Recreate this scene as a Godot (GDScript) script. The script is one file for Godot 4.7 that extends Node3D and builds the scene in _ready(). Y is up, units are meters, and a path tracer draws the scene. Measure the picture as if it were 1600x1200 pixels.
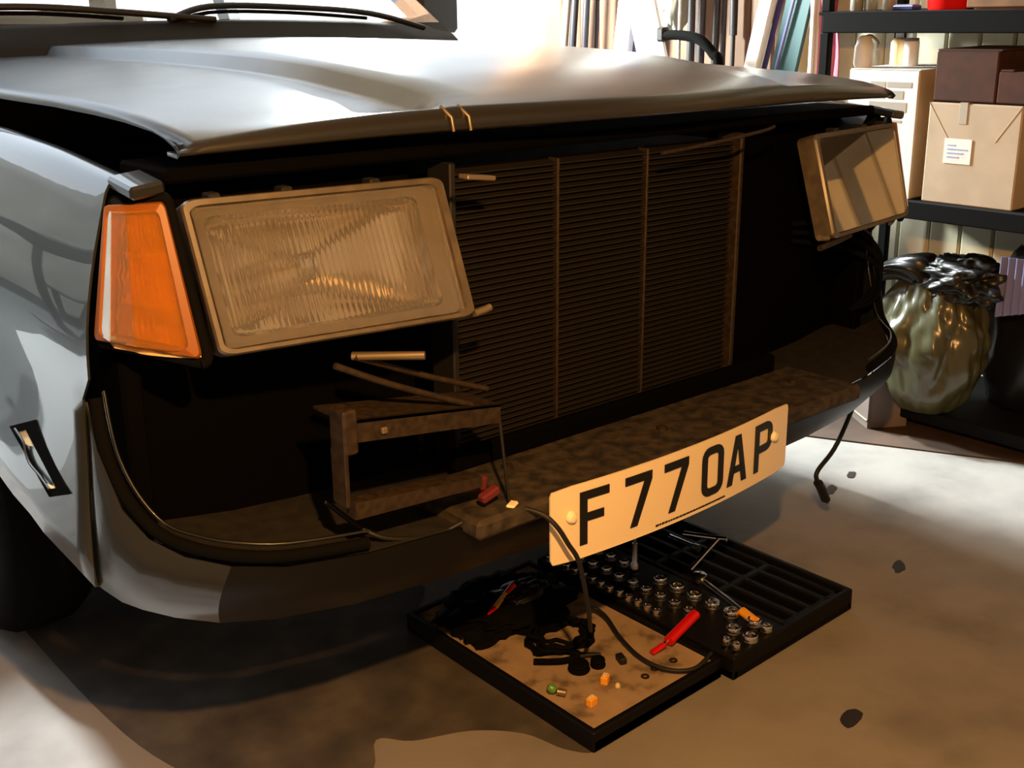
extends Node3D

# ---------------------------------------------------------------- state
const U0 := 1.195            # x of the car's centre line
const TILT := 0.024          # the car leans a little to the far side
var names := {}
var M := {}
var car: Node3D
var rng := RandomNumberGenerator.new()

# ---------------------------------------------------------------- naming helpers
func numbered(n: String, parent: Node) -> String:
	var key := str(parent.get_instance_id()) + n
	var k: int = names.get(key, 0)
	names[key] = k + 1
	return n if k == 0 else "%s_%03d" % [n, k]

func thing(called: String, label: String, category: String, at := Vector3.ZERO, turn := 0.0, group := "") -> Node3D:
	var o := Node3D.new()
	o.name = numbered(called, self)
	add_child(o, true)
	o.position = at
	o.rotation.y = turn
	tag(o, label, category, group)
	return o

func tag(o: Node, label: String, category: String, group := "") -> void:
	o.set_meta("label", label)
	o.set_meta("category", category)
	if group != "":
		o.set_meta("group", group)

func obj(called: String, st: SurfaceTool, mat: Material, parent: Node = self) -> MeshInstance3D:
	st.generate_normals()
	return put(called, st.commit(), mat, parent)

func put(called: String, mesh: Mesh, mat: Material, parent: Node = self) -> MeshInstance3D:
	var o := MeshInstance3D.new()
	o.mesh = mesh
	o.material_override = mat
	o.name = numbered(called, parent)
	parent.add_child(o, true)
	return o

func struct(called: String, st: SurfaceTool, mat: Material) -> MeshInstance3D:
	var o := obj(called, st, mat)
	o.set_meta("kind", "structure")
	return o

func dup(src: Node3D, at: Vector3, turn := 0.0, label := "", group := "") -> Node3D:
	var base := str(src.name).rstrip("0123456789")
	if base.ends_with("_"):
		base = base.substr(0, base.length() - 1)
	var r: Node3D = src.duplicate()
	r.name = numbered(base, self)
	add_child(r, true)
	r.position = at
	r.rotation.y = turn
	if label != "":
		r.set_meta("label", label)
	if group != "":
		r.set_meta("group", group)
	return r

# ---------------------------------------------------------------- mesh helpers
func new_st() -> SurfaceTool:
	var st := SurfaceTool.new()
	st.begin(Mesh.PRIMITIVE_TRIANGLES)
	st.set_smooth_group(-1)
	return st

func tri(st: SurfaceTool, a: Vector3, b: Vector3, c: Vector3) -> void:   # counter-clockwise seen from outside
	st.add_vertex(a); st.add_vertex(c); st.add_vertex(b)

func quad(st: SurfaceTool, a: Vector3, b: Vector3, c: Vector3, d: Vector3) -> void:
	tri(st, a, b, c); tri(st, a, c, d)

func face_out(st: SurfaceTool, pts: Array, centre: Vector3) -> void:     # a convex face turned away from centre
	var n: Vector3 = (pts[1] - pts[0]).cross(pts[2] - pts[0])
	var mid := Vector3.ZERO
	for p in pts:
		mid += p
	mid /= pts.size()
	var flip := n.dot(mid - centre) < 0
	for i in range(1, pts.size() - 1):
		if flip:
			tri(st, pts[0], pts[i + 1], pts[i])
		else:
			tri(st, pts[0], pts[i], pts[i + 1])

func bbox(st: SurfaceTool, size: Vector3, xf := Transform3D(), bev := 0.003) -> void:   # chamfered box about xf
	var h := size * 0.5
	var b := minf(bev, minf(h.x, minf(h.y, h.z)) * 0.45)
	var c := xf.origin
	var v := {}
	for sx in [-1, 1]:
		for sy in [-1, 1]:
			for sz in [-1, 1]:
				var k := Vector3(sx, sy, sz)
				v[[k, 0]] = xf * (k * (h - Vector3(0, b, b)))
				v[[k, 1]] = xf * (k * (h - Vector3(b, 0, b)))
				v[[k, 2]] = xf * (k * (h - Vector3(b, b, 0)))
				face_out(st, [v[[k, 0]], v[[k, 1]], v[[k, 2]]], c)
	var ax := [Vector3(1, 0, 0), Vector3(0, 1, 0), Vector3(0, 0, 1)]
	for i in 3:
		var j := (i + 1) % 3
		var l := (i + 2) % 3
		for s in [-1, 1]:
			var f := []
			for q in [[-1, -1], [1, -1], [1, 1], [-1, 1]]:
				f.append(v[[ax[i] * s + ax[j] * q[0] + ax[l] * q[1], i]])
			face_out(st, f, c)
			for t in [-1, 1]:
				var k0: Vector3 = ax[i] * s + ax[j] * t - ax[l]
				var k1: Vector3 = ax[i] * s + ax[j] * t + ax[l]
				face_out(st, [v[[k0, i]], v[[k1, i]], v[[k1, j]], v[[k0, j]]], c)

func box(st: SurfaceTool, lo: Vector3, hi: Vector3, bev := 0.003) -> void:
	bbox(st, hi - lo, Transform3D(Basis(), (lo + hi) * 0.5), bev)

func hexa(st: SurfaceTool, p: Array) -> void:      # p: four corners of one end, four of the other, same order
	var c := Vector3.ZERO
	for q in p:
		c += q
	c /= 8.0
	face_out(st, [p[0], p[1], p[2], p[3]], c)
	face_out(st, [p[4], p[5], p[6], p[7]], c)
	for i in 4:
		var j := (i + 1) % 4
		face_out(st, [p[i], p[j], p[4 + j], p[4 + i]], c)

func spline(pts: Array, seg := 8) -> Array:
	var out := []
	for i in pts.size() - 1:
		var p0: Vector3 = pts[maxi(i - 1, 0)]
		var p1: Vector3 = pts[i]
		var p2: Vector3 = pts[i + 1]
		var p3: Vector3 = pts[mini(i + 2, pts.size() - 1)]
		for k in seg:
			out.append(p1.cubic_interpolate(p2, p0, p3, float(k) / seg))
	out.append(pts[-1])
	return out

func tube(st: SurfaceTool, pts: Array, r: float, n := 10, flat := 1.0, r_end := -1.0) -> void:
	st.set_smooth_group(1)
	var rings := []
	var side := Vector3.ZERO
	var axis := Vector3.ZERO
	for i in pts.size():
		var d: Vector3 = (pts[mini(i + 1, pts.size() - 1)] - pts[maxi(i - 1, 0)]).normalized()
		if i == 0:
			side = d.cross(Vector3.UP if absf(d.y) < 0.9 else Vector3.RIGHT).normalized()
		else:
			side = (side - d * side.dot(d)).normalized()
		axis = d
		var up := side.cross(d)
		var rr := r if r_end < 0 else lerpf(r, r_end, float(i) / (pts.size() - 1))
		var ring := []
		for k in n:
			var a := TAU * k / n
			ring.append(pts[i] + side * cos(a) * rr + up * sin(a) * rr * flat)
		rings.append(ring)
	for i in rings.size() - 1:
		for k in n:
			var l := (k + 1) % n
			quad(st, rings[i][k], rings[i][l], rings[i + 1][l], rings[i + 1][k])
	st.set_smooth_group(-1)
	for e in [0, rings.size() - 1]:
		var inward: Vector3 = pts[e] + (axis if e == 0 else -axis) * 0.01
		face_out(st, rings[e], inward)

func lathe(st: SurfaceTool, prof: Array, n := 24, xf := Transform3D(), group := 1) -> void:   # prof: Vector2(radius, height), from bottom to top on the outside
	var g := group
	st.set_smooth_group(g)
	for i in prof.size() - 1:
		if i > 0 and i < prof.size() - 1:
			var d0: Vector2 = (prof[i] - prof[i - 1]).normalized()
			var d1: Vector2 = (prof[i + 1] - prof[i]).normalized()
			if d0.dot(d1) < 0.75:
				g += 1
				st.set_smooth_group(g)
		for k in n:
			var a0 := TAU * k / n
			var a1 := TAU * (k + 1) / n
			var p := []
			for q in [[i, a0], [i, a1], [i + 1, a1], [i + 1, a0]]:
				var w: Vector2 = prof[q[0]]
				p.append(xf * Vector3(w.x * cos(q[1]), w.y, -w.x * sin(q[1])))
			if prof[i].x > 1e-6:
				tri(st, p[0], p[1], p[2])
			if prof[i + 1].x > 1e-6:
				tri(st, p[0], p[2], p[3])
	st.set_smooth_group(-1)

func grid(st: SurfaceTool, P: Array, group := 1, flip := false) -> void:
	st.set_smooth_group(group)
	for i in P.size() - 1:
		for j in P[i].size() - 1:
			if flip:
				quad(st, P[i][j], P[i + 1][j], P[i + 1][j + 1], P[i][j + 1])
			else:
				quad(st, P[i][j], P[i][j + 1], P[i + 1][j + 1], P[i + 1][j])
	st.set_smooth_group(-1)

# a sheet with thickness: P[i][j]; outside is where (i direction) x (j direction) points, or the other way with flip
func shell(st: SurfaceTool, P: Array, t: float, flip := false) -> void:
	var Q := []
	var ni := P.size()
	var nj: int = P[0].size()
	for i in ni:
		var row := []
		for j in nj:
			var di: Vector3 = P[mini(i + 1, ni - 1)][j] - P[maxi(i - 1, 0)][j]
			var dj: Vector3 = P[i][mini(j + 1, nj - 1)] - P[i][maxi(j - 1, 0)]
			var n := dj.cross(di).normalized()
			row.append(P[i][j] - n * (t if not flip else -t))
		Q.append(row)
	grid(st, P, 1, flip)
	grid(st, Q, 2, not flip)
	for i in ni - 1:
		rim(st, P[i][0], P[i + 1][0], Q[i + 1][0], Q[i][0], not flip)
		rim(st, P[i][nj - 1], P[i + 1][nj - 1], Q[i + 1][nj - 1], Q[i][nj - 1], flip)
	for j in nj - 1:
		rim(st, P[0][j], P[0][j + 1], Q[0][j + 1], Q[0][j], flip)
		rim(st, P[ni - 1][j], P[ni - 1][j + 1], Q[ni - 1][j + 1], Q[ni - 1][j], not flip)

func rim(st: SurfaceTool, a: Vector3, b: Vector3, c: Vector3, d: Vector3, f: bool) -> void:
	if f:
		quad(st, a, b, c, d)
	else:
		quad(st, a, d, c, b)

func prism(st: SurfaceTool, poly: PackedVector2Array, depth: float, xf := Transform3D()) -> void:   # outline in xy, front at z=depth
	var area := 0.0
	for i in poly.size():
		var q := poly[(i + 1) % poly.size()]
		area += poly[i].x * q.y - q.x * poly[i].y
	if area < 0:
		poly.reverse()
	var t := Geometry2D.triangulate_polygon(poly)
	for i in range(0, t.size(), 3):
		var a := poly[t[i]]
		var b := poly[t[i + 1]]
		var c := poly[t[i + 2]]
		if (b - a).cross(c - a) < 0:
			var s := b
			b = c
			c = s
		tri(st, xf * Vector3(a.x, a.y, depth), xf * Vector3(b.x, b.y, depth), xf * Vector3(c.x, c.y, depth))
		tri(st, xf * Vector3(a.x, a.y, 0), xf * Vector3(c.x, c.y, 0), xf * Vector3(b.x, b.y, 0))
	for i in poly.size():
		var a := poly[i]
		var b := poly[(i + 1) % poly.size()]
		quad(st, xf * Vector3(a.x, a.y, 0), xf * Vector3(b.x, b.y, 0), xf * Vector3(b.x, b.y, depth), xf * Vector3(a.x, a.y, depth))

func table(d: float, t: Array) -> float:       # piecewise-linear look-up
	if d <= t[0][0]:
		return t[0][1]
	for i in range(1, t.size()):
		if d <= t[i][0]:
			return lerpf(t[i - 1][1], t[i][1], (d - t[i - 1][0]) / (t[i][0] - t[i - 1][0]))
	return t[-1][1]

# ---------------------------------------------------------------- materials
func mat(c: Color, rough := 0.6, metal := 0.0) -> StandardMaterial3D:
	var m := StandardMaterial3D.new()
	m.albedo_color = c
	m.roughness = rough
	m.metallic = metal
	return m

func noise_tex(freq: float, ramp: Array, seed_: int, size := 512, octaves := 5, kind := FastNoiseLite.TYPE_SIMPLEX_SMOOTH) -> NoiseTexture2D:
	var n := FastNoiseLite.new()
	n.seed = seed_
	n.noise_type = kind
	n.frequency = freq
	n.fractal_octaves = octaves
	var g := Gradient.new()
	g.offsets = PackedFloat32Array()
	g.colors = PackedColorArray()
	var offs := PackedFloat32Array()
	var cols := PackedColorArray()
	for r in ramp:
		offs.append(r[0])
		cols.append(r[1])
	g.offsets = offs
	g.colors = cols
	var t := NoiseTexture2D.new()
	t.width = size
	t.height = size
	t.seamless = true
	t.noise = n
	t.color_ramp = g
	return t

func tri_mat(m: StandardMaterial3D, tex: Texture2D, scale: float, world := true) -> StandardMaterial3D:
	m.albedo_texture = tex
	m.uv1_triplanar = true
	m.uv1_world_triplanar = world
	m.uv1_scale = Vector3.ONE * scale
	return m

func grey(v: float) -> Color:
	return Color(v, v, v)

func materials() -> void:
	var w := Color.WHITE
	M.floor = mat(Color(0.53, 0.515, 0.49), 0.85)
	tri_mat(M.floor, noise_tex(0.008, [[0.0, grey(0.78)], [0.35, grey(0.92)], [0.6, grey(0.98)], [1.0, w]], 3, 1024, 6), 0.45)
	M.floor.heightmap_enabled = true
	M.floor.heightmap_scale = 0.25
	M.floor.heightmap_texture = noise_tex(0.03, [[0.0, grey(0.0)], [1.0, w]], 5, 512, 5)
	M.concrete = mat(Color(0.24, 0.25, 0.24), 0.9)
	M.render = tri_mat(mat(Color(0.82, 0.80, 0.74), 0.9), noise_tex(0.01, [[0.0, grey(0.8)], [1.0, w]], 9, 256), 0.5)
	M.hardboard = tri_mat(mat(Color(0.30, 0.22, 0.16), 0.8), noise_tex(0.02, [[0.0, grey(0.7)], [1.0, w]], 10, 256), 1.0)  # dark brown that paints the shaded concrete at the shelf foot
	M.apron = mat(Color(0.72, 0.72, 0.70), 0.9)
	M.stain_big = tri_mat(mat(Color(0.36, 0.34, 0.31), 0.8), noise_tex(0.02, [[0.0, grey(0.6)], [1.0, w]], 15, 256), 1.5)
	M.grime_dark = tri_mat(mat(Color(0.13, 0.115, 0.10), 0.8), noise_tex(0.03, [[0.0, grey(0.3)], [0.5, grey(0.7)], [1.0, w]], 44, 256), 4.0, false)
	M.stain = mat(Color(0.13, 0.10, 0.08), 0.5)
	M.plaster = tri_mat(mat(Color(0.80, 0.74, 0.66), 0.9), noise_tex(0.01, [[0.0, grey(0.85)], [1.0, w]], 8, 256), 0.6)
	M.ceiling = mat(Color(0.56, 0.50, 0.43), 0.9)
	M.rafter = mat(Color(0.30, 0.25, 0.20), 0.8)
	M.plank = []
	for i in 4:
		M.plank.append(tri_mat(mat(Color(0.87 - 0.02 * i, 0.84 - 0.02 * i, 0.75 - 0.025 * i), 0.65), noise_tex(0.012, [[0.0, grey(0.9)], [1.0, w]], 20 + i, 256), 1.3))
	M.tan_plank = tri_mat(mat(Color(0.50, 0.38, 0.30), 0.7), noise_tex(0.012, [[0.0, grey(0.85)], [1.0, w]], 29, 256), 1.3)
	M.jamb = mat(Color(0.86, 0.66, 0.53), 0.7)
	# car
	var paint := mat(Color(0.075, 0.095, 0.095), 0.35)
	paint.metallic = 0.0
	paint.clearcoat_enabled = true
	paint.clearcoat = 1.0
	paint.clearcoat_roughness = 0.02
	M.paint = paint
	var hood := mat(Color(0.20, 0.205, 0.20), 0.34)
	hood.metallic_specular = 0.54
	hood.clearcoat_enabled = true
	hood.clearcoat = 0.6
	hood.clearcoat_roughness = 0.27
	hood.roughness_texture = noise_tex(0.02, [[0.0, grey(0.85)], [1.0, w]], 31, 256)
	hood.uv1_triplanar = true
	M.hood = hood
	hood.albedo_color = Color(0.11, 0.11, 0.105)
	M.black = mat(Color(0.055, 0.055, 0.058), 0.6)
	M.black_matte = mat(Color(0.022, 0.021, 0.02), 0.9)
	M.black_matte.metallic_specular = 0.1
	M.rubber = mat(Color(0.028, 0.03, 0.03), 0.9)
	M.rubber.metallic_specular = 0.2
	M.grime = tri_mat(mat(Color(0.29, 0.25, 0.20), 0.75), noise_tex(0.03, [[0.0, grey(0.25)], [0.5, grey(0.7)], [1.0, w]], 41, 256), 4.0, false)
	M.rust = tri_mat(mat(Color(0.215, 0.19, 0.148), 0.6, 0.2), noise_tex(0.04, [[0.0, Color(0.45, 0.35, 0.28)], [0.5, Color(0.8, 0.7, 0.6)], [1.0, w]], 42, 256), 6.0, false)
	M.metal_wire = mat(Color(0.55, 0.50, 0.42), 0.4, 0.7)
	M.chrome = mat(Color(0.85, 0.85, 0.86), 0.16, 1.0)
	M.chrome_worn = mat(Color(0.72, 0.72, 0.74), 0.3, 1.0)
	M.tube_fin = mat(Color(0.10, 0.082, 0.062), 0.6, 0.1)
	M.reflector = mat(Color(0.93, 0.91, 0.87), 0.07, 1.0)
	M.bezel = tri_mat(mat(Color(0.36, 0.32, 0.265), 0.35), noise_tex(0.02, [[0.0, grey(0.6)], [1.0, w]], 43, 256), 5.0, false)
	M.bezel.clearcoat_enabled = true
	M.bezel.clearcoat = 0.6
	M.lens_border = mat(Color(0.50, 0.44, 0.36), 0.3)
	var lens := mat(Color(1.0, 0.98, 0.94, 0.04), 0.03)
	lens.transparency = BaseMaterial3D.TRANSPARENCY_ALPHA
	lens.refraction_enabled = true
	lens.refraction_scale = 0.05
	M.lens = lens
	var amber := mat(Color(1.0, 0.74, 0.24, 0.10), 0.06)
	amber.transparency = BaseMaterial3D.TRANSPARENCY_ALPHA
	amber.refraction_enabled = true
	amber.refraction_scale = 0.05
	M.amber = amber
	M.amber_solid = mat(Color(0.50, 0.29, 0.09), 0.3)
	M.amber_back = mat(Color(1.0, 0.94, 0.78), 0.24, 0.5)
	var pane := mat(Color(0.95, 0.98, 0.97, 0.06), 0.02)
	pane.transparency = BaseMaterial3D.TRANSPARENCY_ALPHA
	M.pane = pane
	M.scuttle = mat(Color(0.035, 0.04, 0.042), 0.85)
	M.valance = mat(Color(0.03, 0.031, 0.033), 0.42)
	M.valance.metallic_specular = 0.35
	M.rim = mat(Color(0.20, 0.20, 0.21), 0.5, 0.3)
	M.plate = mat(Color(0.93, 0.87, 0.74), 0.35)
	M.plate_ink = mat(Color(0.03, 0.03, 0.03), 0.5)
	M.screw = mat(Color(0.97, 0.93, 0.80), 0.4)
	M.cream = mat(Color(0.90, 0.82, 0.62), 0.6)
	M.dash = mat(Color(0.10, 0.10, 0.11), 0.8)
	# shop things
	M.case = mat(Color(0.032, 0.032, 0.036), 0.6)
	M.case.metallic_specular = 0.3
	M.card_liner = tri_mat(mat(Color(0.66, 0.57, 0.46), 0.85), noise_tex(0.012, [[0.0, grey(0.55)], [0.4, grey(0.9)], [1.0, w]], 51, 256, 4), 5.0)
	M.red = mat(Color(0.80, 0.05, 0.04), 0.35)
	M.red_tub = mat(Color(0.84, 0.07, 0.05), 0.3)
	M.yellow = mat(Color(0.95, 0.66, 0.18), 0.45)
	M.green = mat(Color(0.35, 0.55, 0.25), 0.3)
	M.shelf = mat(Color(0.036, 0.038, 0.042), 0.8)
	M.shelf.metallic_specular = 0.25
	M.card = tri_mat(mat(Color(0.77, 0.705, 0.62), 0.85), noise_tex(0.01, [[0.0, grey(0.92)], [1.0, w]], 61, 256), 3.0, false)
	M.card_dark = tri_mat(mat(Color(0.30, 0.15, 0.08), 0.8), noise_tex(0.02, [[0.0, grey(0.75)], [1.0, w]], 62, 256), 3.0, false)
	M.white = mat(Color(0.93, 0.93, 0.93), 0.5)
	M.white_print = mat(Color(0.93, 0.93, 0.92), 0.6)
	M.print_grey = mat(Color(0.66, 0.64, 0.61), 0.7)
	M.print_blue = mat(Color(0.62, 0.70, 0.86), 0.7)
	M.tape = mat(Color(0.72, 0.70, 0.66), 0.25)
	M.bag = mat(Color(0.245, 0.24, 0.135), 0.24)
	M.bag.clearcoat_enabled = true
	M.bag.clearcoat = 0.5
	M.bag_dark = mat(Color(0.07, 0.07, 0.065), 0.35)
	M.blue_cloth = mat(Color(0.44, 0.46, 0.66), 0.8)
	M.blue_grey = mat(Color(0.45, 0.45, 0.60), 0.5)
	M.navy = mat(Color(0.13, 0.13, 0.40), 0.5)
	M.teal = mat(Color(0.24, 0.40, 0.42), 0.6)
	M.cream_board = mat(Color(0.93, 0.86, 0.68), 0.7)
	M.pink = mat(Color(0.72, 0.40, 0.48), 0.8)
	M.crimson = mat(Color(0.55, 0.14, 0.20), 0.8)
	M.dull_red = mat(Color(0.36, 0.08, 0.09), 0.8)
	M.pole_dark = mat(Color(0.13, 0.12, 0.15), 0.5)
	M.pole_grey = mat(Color(0.55, 0.52, 0.50), 0.5)
	M.grey_card = mat(Color(0.47, 0.42, 0.39), 0.85)
	M.bottle = mat(Color(0.55, 0.55, 0.52), 0.25)
	M.wood = tri_mat(mat(Color(0.55, 0.40, 0.26), 0.7), noise_tex(0.02, [[0.0, grey(0.7)], [1.0, w]], 71, 256), 2.0, false)

# ---------------------------------------------------------------- ready
func _ready() -> void:
	rng.seed = 77
	# --- camera
	var cam := Camera3D.new()
	cam.name = "camera"
	cam.fov = rad_to_deg(2.0 * atan(600.0 / 1750.0))
	cam.near = 0.05
	cam.far = 200.0
	cam.basis = Basis(Vector3(0.757861, -0.024920, 0.651939), Vector3(0.226905, 0.946955, -0.227574), Vector3(-0.611686, 0.320398, 0.723315))
	add_child(cam)
	cam.position = Vector3(0, 1.05, 0)
	cam.current = true
	# --- sky, exposure
	var env := Environment.new()
	env.background_mode = Environment.BG_SKY
	var sky := Sky.new()
	var sm := ProceduralSkyMaterial.new()
	sm.sky_top_color = Color(0.78, 0.84, 0.90)
	sm.sky_horizon_color = Color(0.97, 0.975, 0.97)
	sm.ground_horizon_color = Color(0.80, 0.80, 0.78)
	sm.ground_bottom_color = Color(0.5, 0.5, 0.48)
	sm.sky_energy_multiplier = 1.0
	sky.sky_material = sm
	env.sky = sky
	env.background_energy_multiplier = 2.8
	env.tonemap_mode = Environment.TONE_MAPPER_LINEAR
	env.tonemap_exposure = 1.0
	env.sdfgi_enabled = true
	env.ssao_enabled = true
	env.ssil_enabled = true
	var we := WorldEnvironment.new()
	we.name = "world_environment"
	we.environment = env
	add_child(we)
	# --- sun: steep, from behind the car, through the added roof lights and onto the drive
	var sun := DirectionalLight3D.new()
	sun.name = "sun"
	sun.rotation = Vector3(deg_to_rad(-60), PI - deg_to_rad(-5), 0)
	sun.light_energy = 3.4
	sun.light_color = Color(0.95, 0.98, 1.0)
	sun.light_angular_distance = 4.0
	sun.shadow_enabled = true
	add_child(sun)
	materials()
	room()
	lamp()
	make_car()
	make_shelf()
	tool_case()
	leaning_things()

# ---------------------------------------------------------------- the garage
func room() -> void:
	var st := new_st()
	box(st, Vector3(-2.5, -0.1, -3.3), Vector3(3.05, 0, 2.8), 0.0)
	var fl := struct("floor", st, M.floor)
	st = new_st()
	box(st, Vector3(-20, -0.13, -18), Vector3(20, -0.012, -4.35), 0.0)
	struct("driveway", st, M.concrete)
	st = new_st()
	box(st, Vector3(-20, -0.13, -4.35), Vector3(20, -0.006, -3.3), 0.0)
	struct("driveway_apron", st, M.apron)
	# small oil spots and grit lying on the concrete
	for p in [[2.134, -1.316, 0.022, 0.010], [2.40, -1.02, 0.020, 0.009], [1.815, -1.0, 0.028, 0.012], [1.33, -0.79, 0.030, 0.016], [2.03, -1.30, 0.03, 0.012], [0.93, -0.93, 0.02, 0.01]]:
		st = new_st()
		var ring := PackedVector2Array()
		for k in 14:
			var a := TAU * k / 14
			var rr: float = 0.75 + 0.35 * rng.randf()
			ring.append(Vector2(cos(a) * p[2] * rr, sin(a) * p[3] * rr))
		prism(st, ring, 0.0012, Transform3D(Basis(Vector3.RIGHT, -PI / 2).rotated(Vector3.UP, rng.randf() * 0.6), Vector3(p[0], 0.0, p[1])))
		obj("oil_spot", st, M.stain, fl)
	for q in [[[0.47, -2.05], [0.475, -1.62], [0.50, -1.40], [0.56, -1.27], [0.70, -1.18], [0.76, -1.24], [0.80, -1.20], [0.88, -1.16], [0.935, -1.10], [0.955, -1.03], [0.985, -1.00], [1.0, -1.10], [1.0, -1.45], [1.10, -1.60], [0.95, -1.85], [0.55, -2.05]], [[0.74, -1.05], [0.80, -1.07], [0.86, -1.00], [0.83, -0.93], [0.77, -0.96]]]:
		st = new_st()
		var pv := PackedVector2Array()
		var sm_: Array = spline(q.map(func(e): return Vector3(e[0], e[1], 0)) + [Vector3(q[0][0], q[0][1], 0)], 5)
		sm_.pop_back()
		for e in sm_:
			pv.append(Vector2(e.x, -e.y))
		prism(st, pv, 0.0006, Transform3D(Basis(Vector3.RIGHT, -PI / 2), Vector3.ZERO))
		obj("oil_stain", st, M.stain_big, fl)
	# roof with two unseen roof lights, added to shape the floor sun patches
	st = new_st()
	var yb := 2.40
	var yt := 2.46
	var za := -3.13
	var zb := -1.99
	var strips := [
		[[-2.5, -3.42], [3.05, -3.42], [3.05, za], [-2.5, za]],
		[[-2.5, zb], [3.05, zb], [3.05, 2.8], [-2.5, 2.8]],
		[[-2.5, za], [-0.9, za], [-0.9, zb], [-2.5, zb]],
		[[0.40, za], [1.90, za], [2.06, zb], [0.40, zb]],
		[[2.20, za], [3.05, za], [3.05, zb], [2.745, zb]]]
	for s in strips:
		var p := []
		for y in [yb, yt]:
			for q in s:
				p.append(Vector3(q[0], y, q[1]))
		hexa(st, p)
	var ceil_ := struct("ceiling", st, M.ceiling)
	for k in 9:
		st = new_st()
		var z := -3.2 + 0.0 if k == 0 else -1.9 + 0.55 * (k - 1)
		box(st, Vector3(-2.4, 2.28, z), Vector3(2.9, 2.40, z + 0.05), 0.003)
		obj("rafter", st, M.rafter, ceil_)
	var lights := [[[-0.9, za], [0.40, za], [0.40, zb], [-0.9, zb]], [[1.90, za], [2.20, za], [2.745, zb], [2.06, zb]]]
	for k in 2:
		st = new_st()
		var pp := []
		for y in [yt, yt + 0.006]:
			for q in lights[k]:
				pp.append(Vector3(q[0], y, q[1]))
		hexa(st, pp)
		struct("window_%d" % (k + 1), st, M.pane)  # pane over an added roof opening, out of view
	# what stands outside the open back: a low rendered wall
	st = new_st()
	box(st, Vector3(-12, -0.02, -7.8), Vector3(1.6, 2.35, -7.55), 0.01)
	struct("wall_garden", st, M.render)
	outside()
	# walls
	st = new_st()
	box(st, Vector3(-2.5, 0, -3.3), Vector3(-2.4, 2.4, 2.8), 0.0)
	struct("wall_left", st, M.plaster)
	st = new_st()
	box(st, Vector3(-2.4, 0, 2.7), Vector3(2.9, 2.4, 2.8), 0.0)
	struct("wall_front", st, M.plaster)
	st = new_st()
	box(st, Vector3(-2.5, 2.16, -3.42), Vector3(3.05, 2.4, -3.3), 0.0)
	box(st, Vector3(-2.5, 0, -3.42), Vector3(-2.0, 2.16, -3.3), 0.0)
	struct("wall_back", st, M.plaster)
	st = new_st()
	box(st, Vector3(2.93, 0, -3.29), Vector3(3.05, 2.4, 2.8), 0.0)
	var wr := struct("wall_right", st, M.plaster)
	var meshes := []
	for i in 3:
		st = new_st()
		bbox(st, Vector3(0.03, 2.399, 0.0905), Transform3D(), 0.006)
		st.generate_normals()
		meshes.append(st.commit())
	for k in 36:
		var zc := -3.148 + 0.0935 * k
		var o := put("plank", meshes[k % 3], M.plank[(k * 7) % 4] if zc > -2.02 else M.tan_plank, wr)
		o.position = Vector3(2.915, 1.2, zc)
	st = new_st()
	box(st, Vector3(2.895, 0, -3.29), Vector3(2.935, 2.16, -3.185), 0.004)
	struct("trim_1", st, M.jamb)
	st = new_st()
	box(st, Vector3(2.885, 0.0, -3.18), Vector3(2.90, 0.06, 0.2), 0.003)
	struct("baseboard_right", st, M.white)

func outside() -> void:
	var t := thing("pedestal_table", "round dark pedestal table outside the open back, mirrored in the front wing", "table", Vector3(-1.38, -0.012, -5.1))
	var st := new_st()
	lathe(st, [Vector2(0, 0.0), Vector2(0.26, 0.0), Vector2(0.26, 0.02), Vector2(0.05, 0.05), Vector2(0, 0.05)], 24)
	obj("foot", st, M.black, t)
	st = new_st()
	lathe(st, [Vector2(0, 0.04), Vector2(0.045, 0.04), Vector2(0.04, 0.98), Vector2(0, 0.98)], 16)
	obj("column", st, M.black, t)
	st = new_st()
	lathe(st, [Vector2(0, 0.90), Vector2(0.10, 0.92), Vector2(0.40, 1.00), Vector2(0.42, 1.03), Vector2(0.40, 1.05), Vector2(0, 1.05)], 32)
	obj("table_top", st, M.black, t)
	t = thing("garden_bench", "dark slatted garden bench outside beside the pedestal table, mirrored in the front wing", "bench", Vector3(-2.6, -0.012, -6.3), 0.4)
	for k in 4:
		st = new_st()
		box(st, Vector3(-0.55, 0.42, -0.20 + 0.105 * k), Vector3(0.55, 0.445, -0.115 + 0.105 * k), 0.004)
		obj("slat", st, M.black, t)
	for x in [-0.48, 0.44]:
		st = new_st()
		box(st, Vector3(x, 0, -0.19), Vector3(x + 0.05, 0.42, -0.14), 0.004)
		obj("leg", st, M.black, t)
		st = new_st()
		box(st, Vector3(x, 0, 0.14), Vector3(x + 0.05, 0.42, 0.19), 0.004)
		obj("leg", st, M.black, t)

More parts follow.
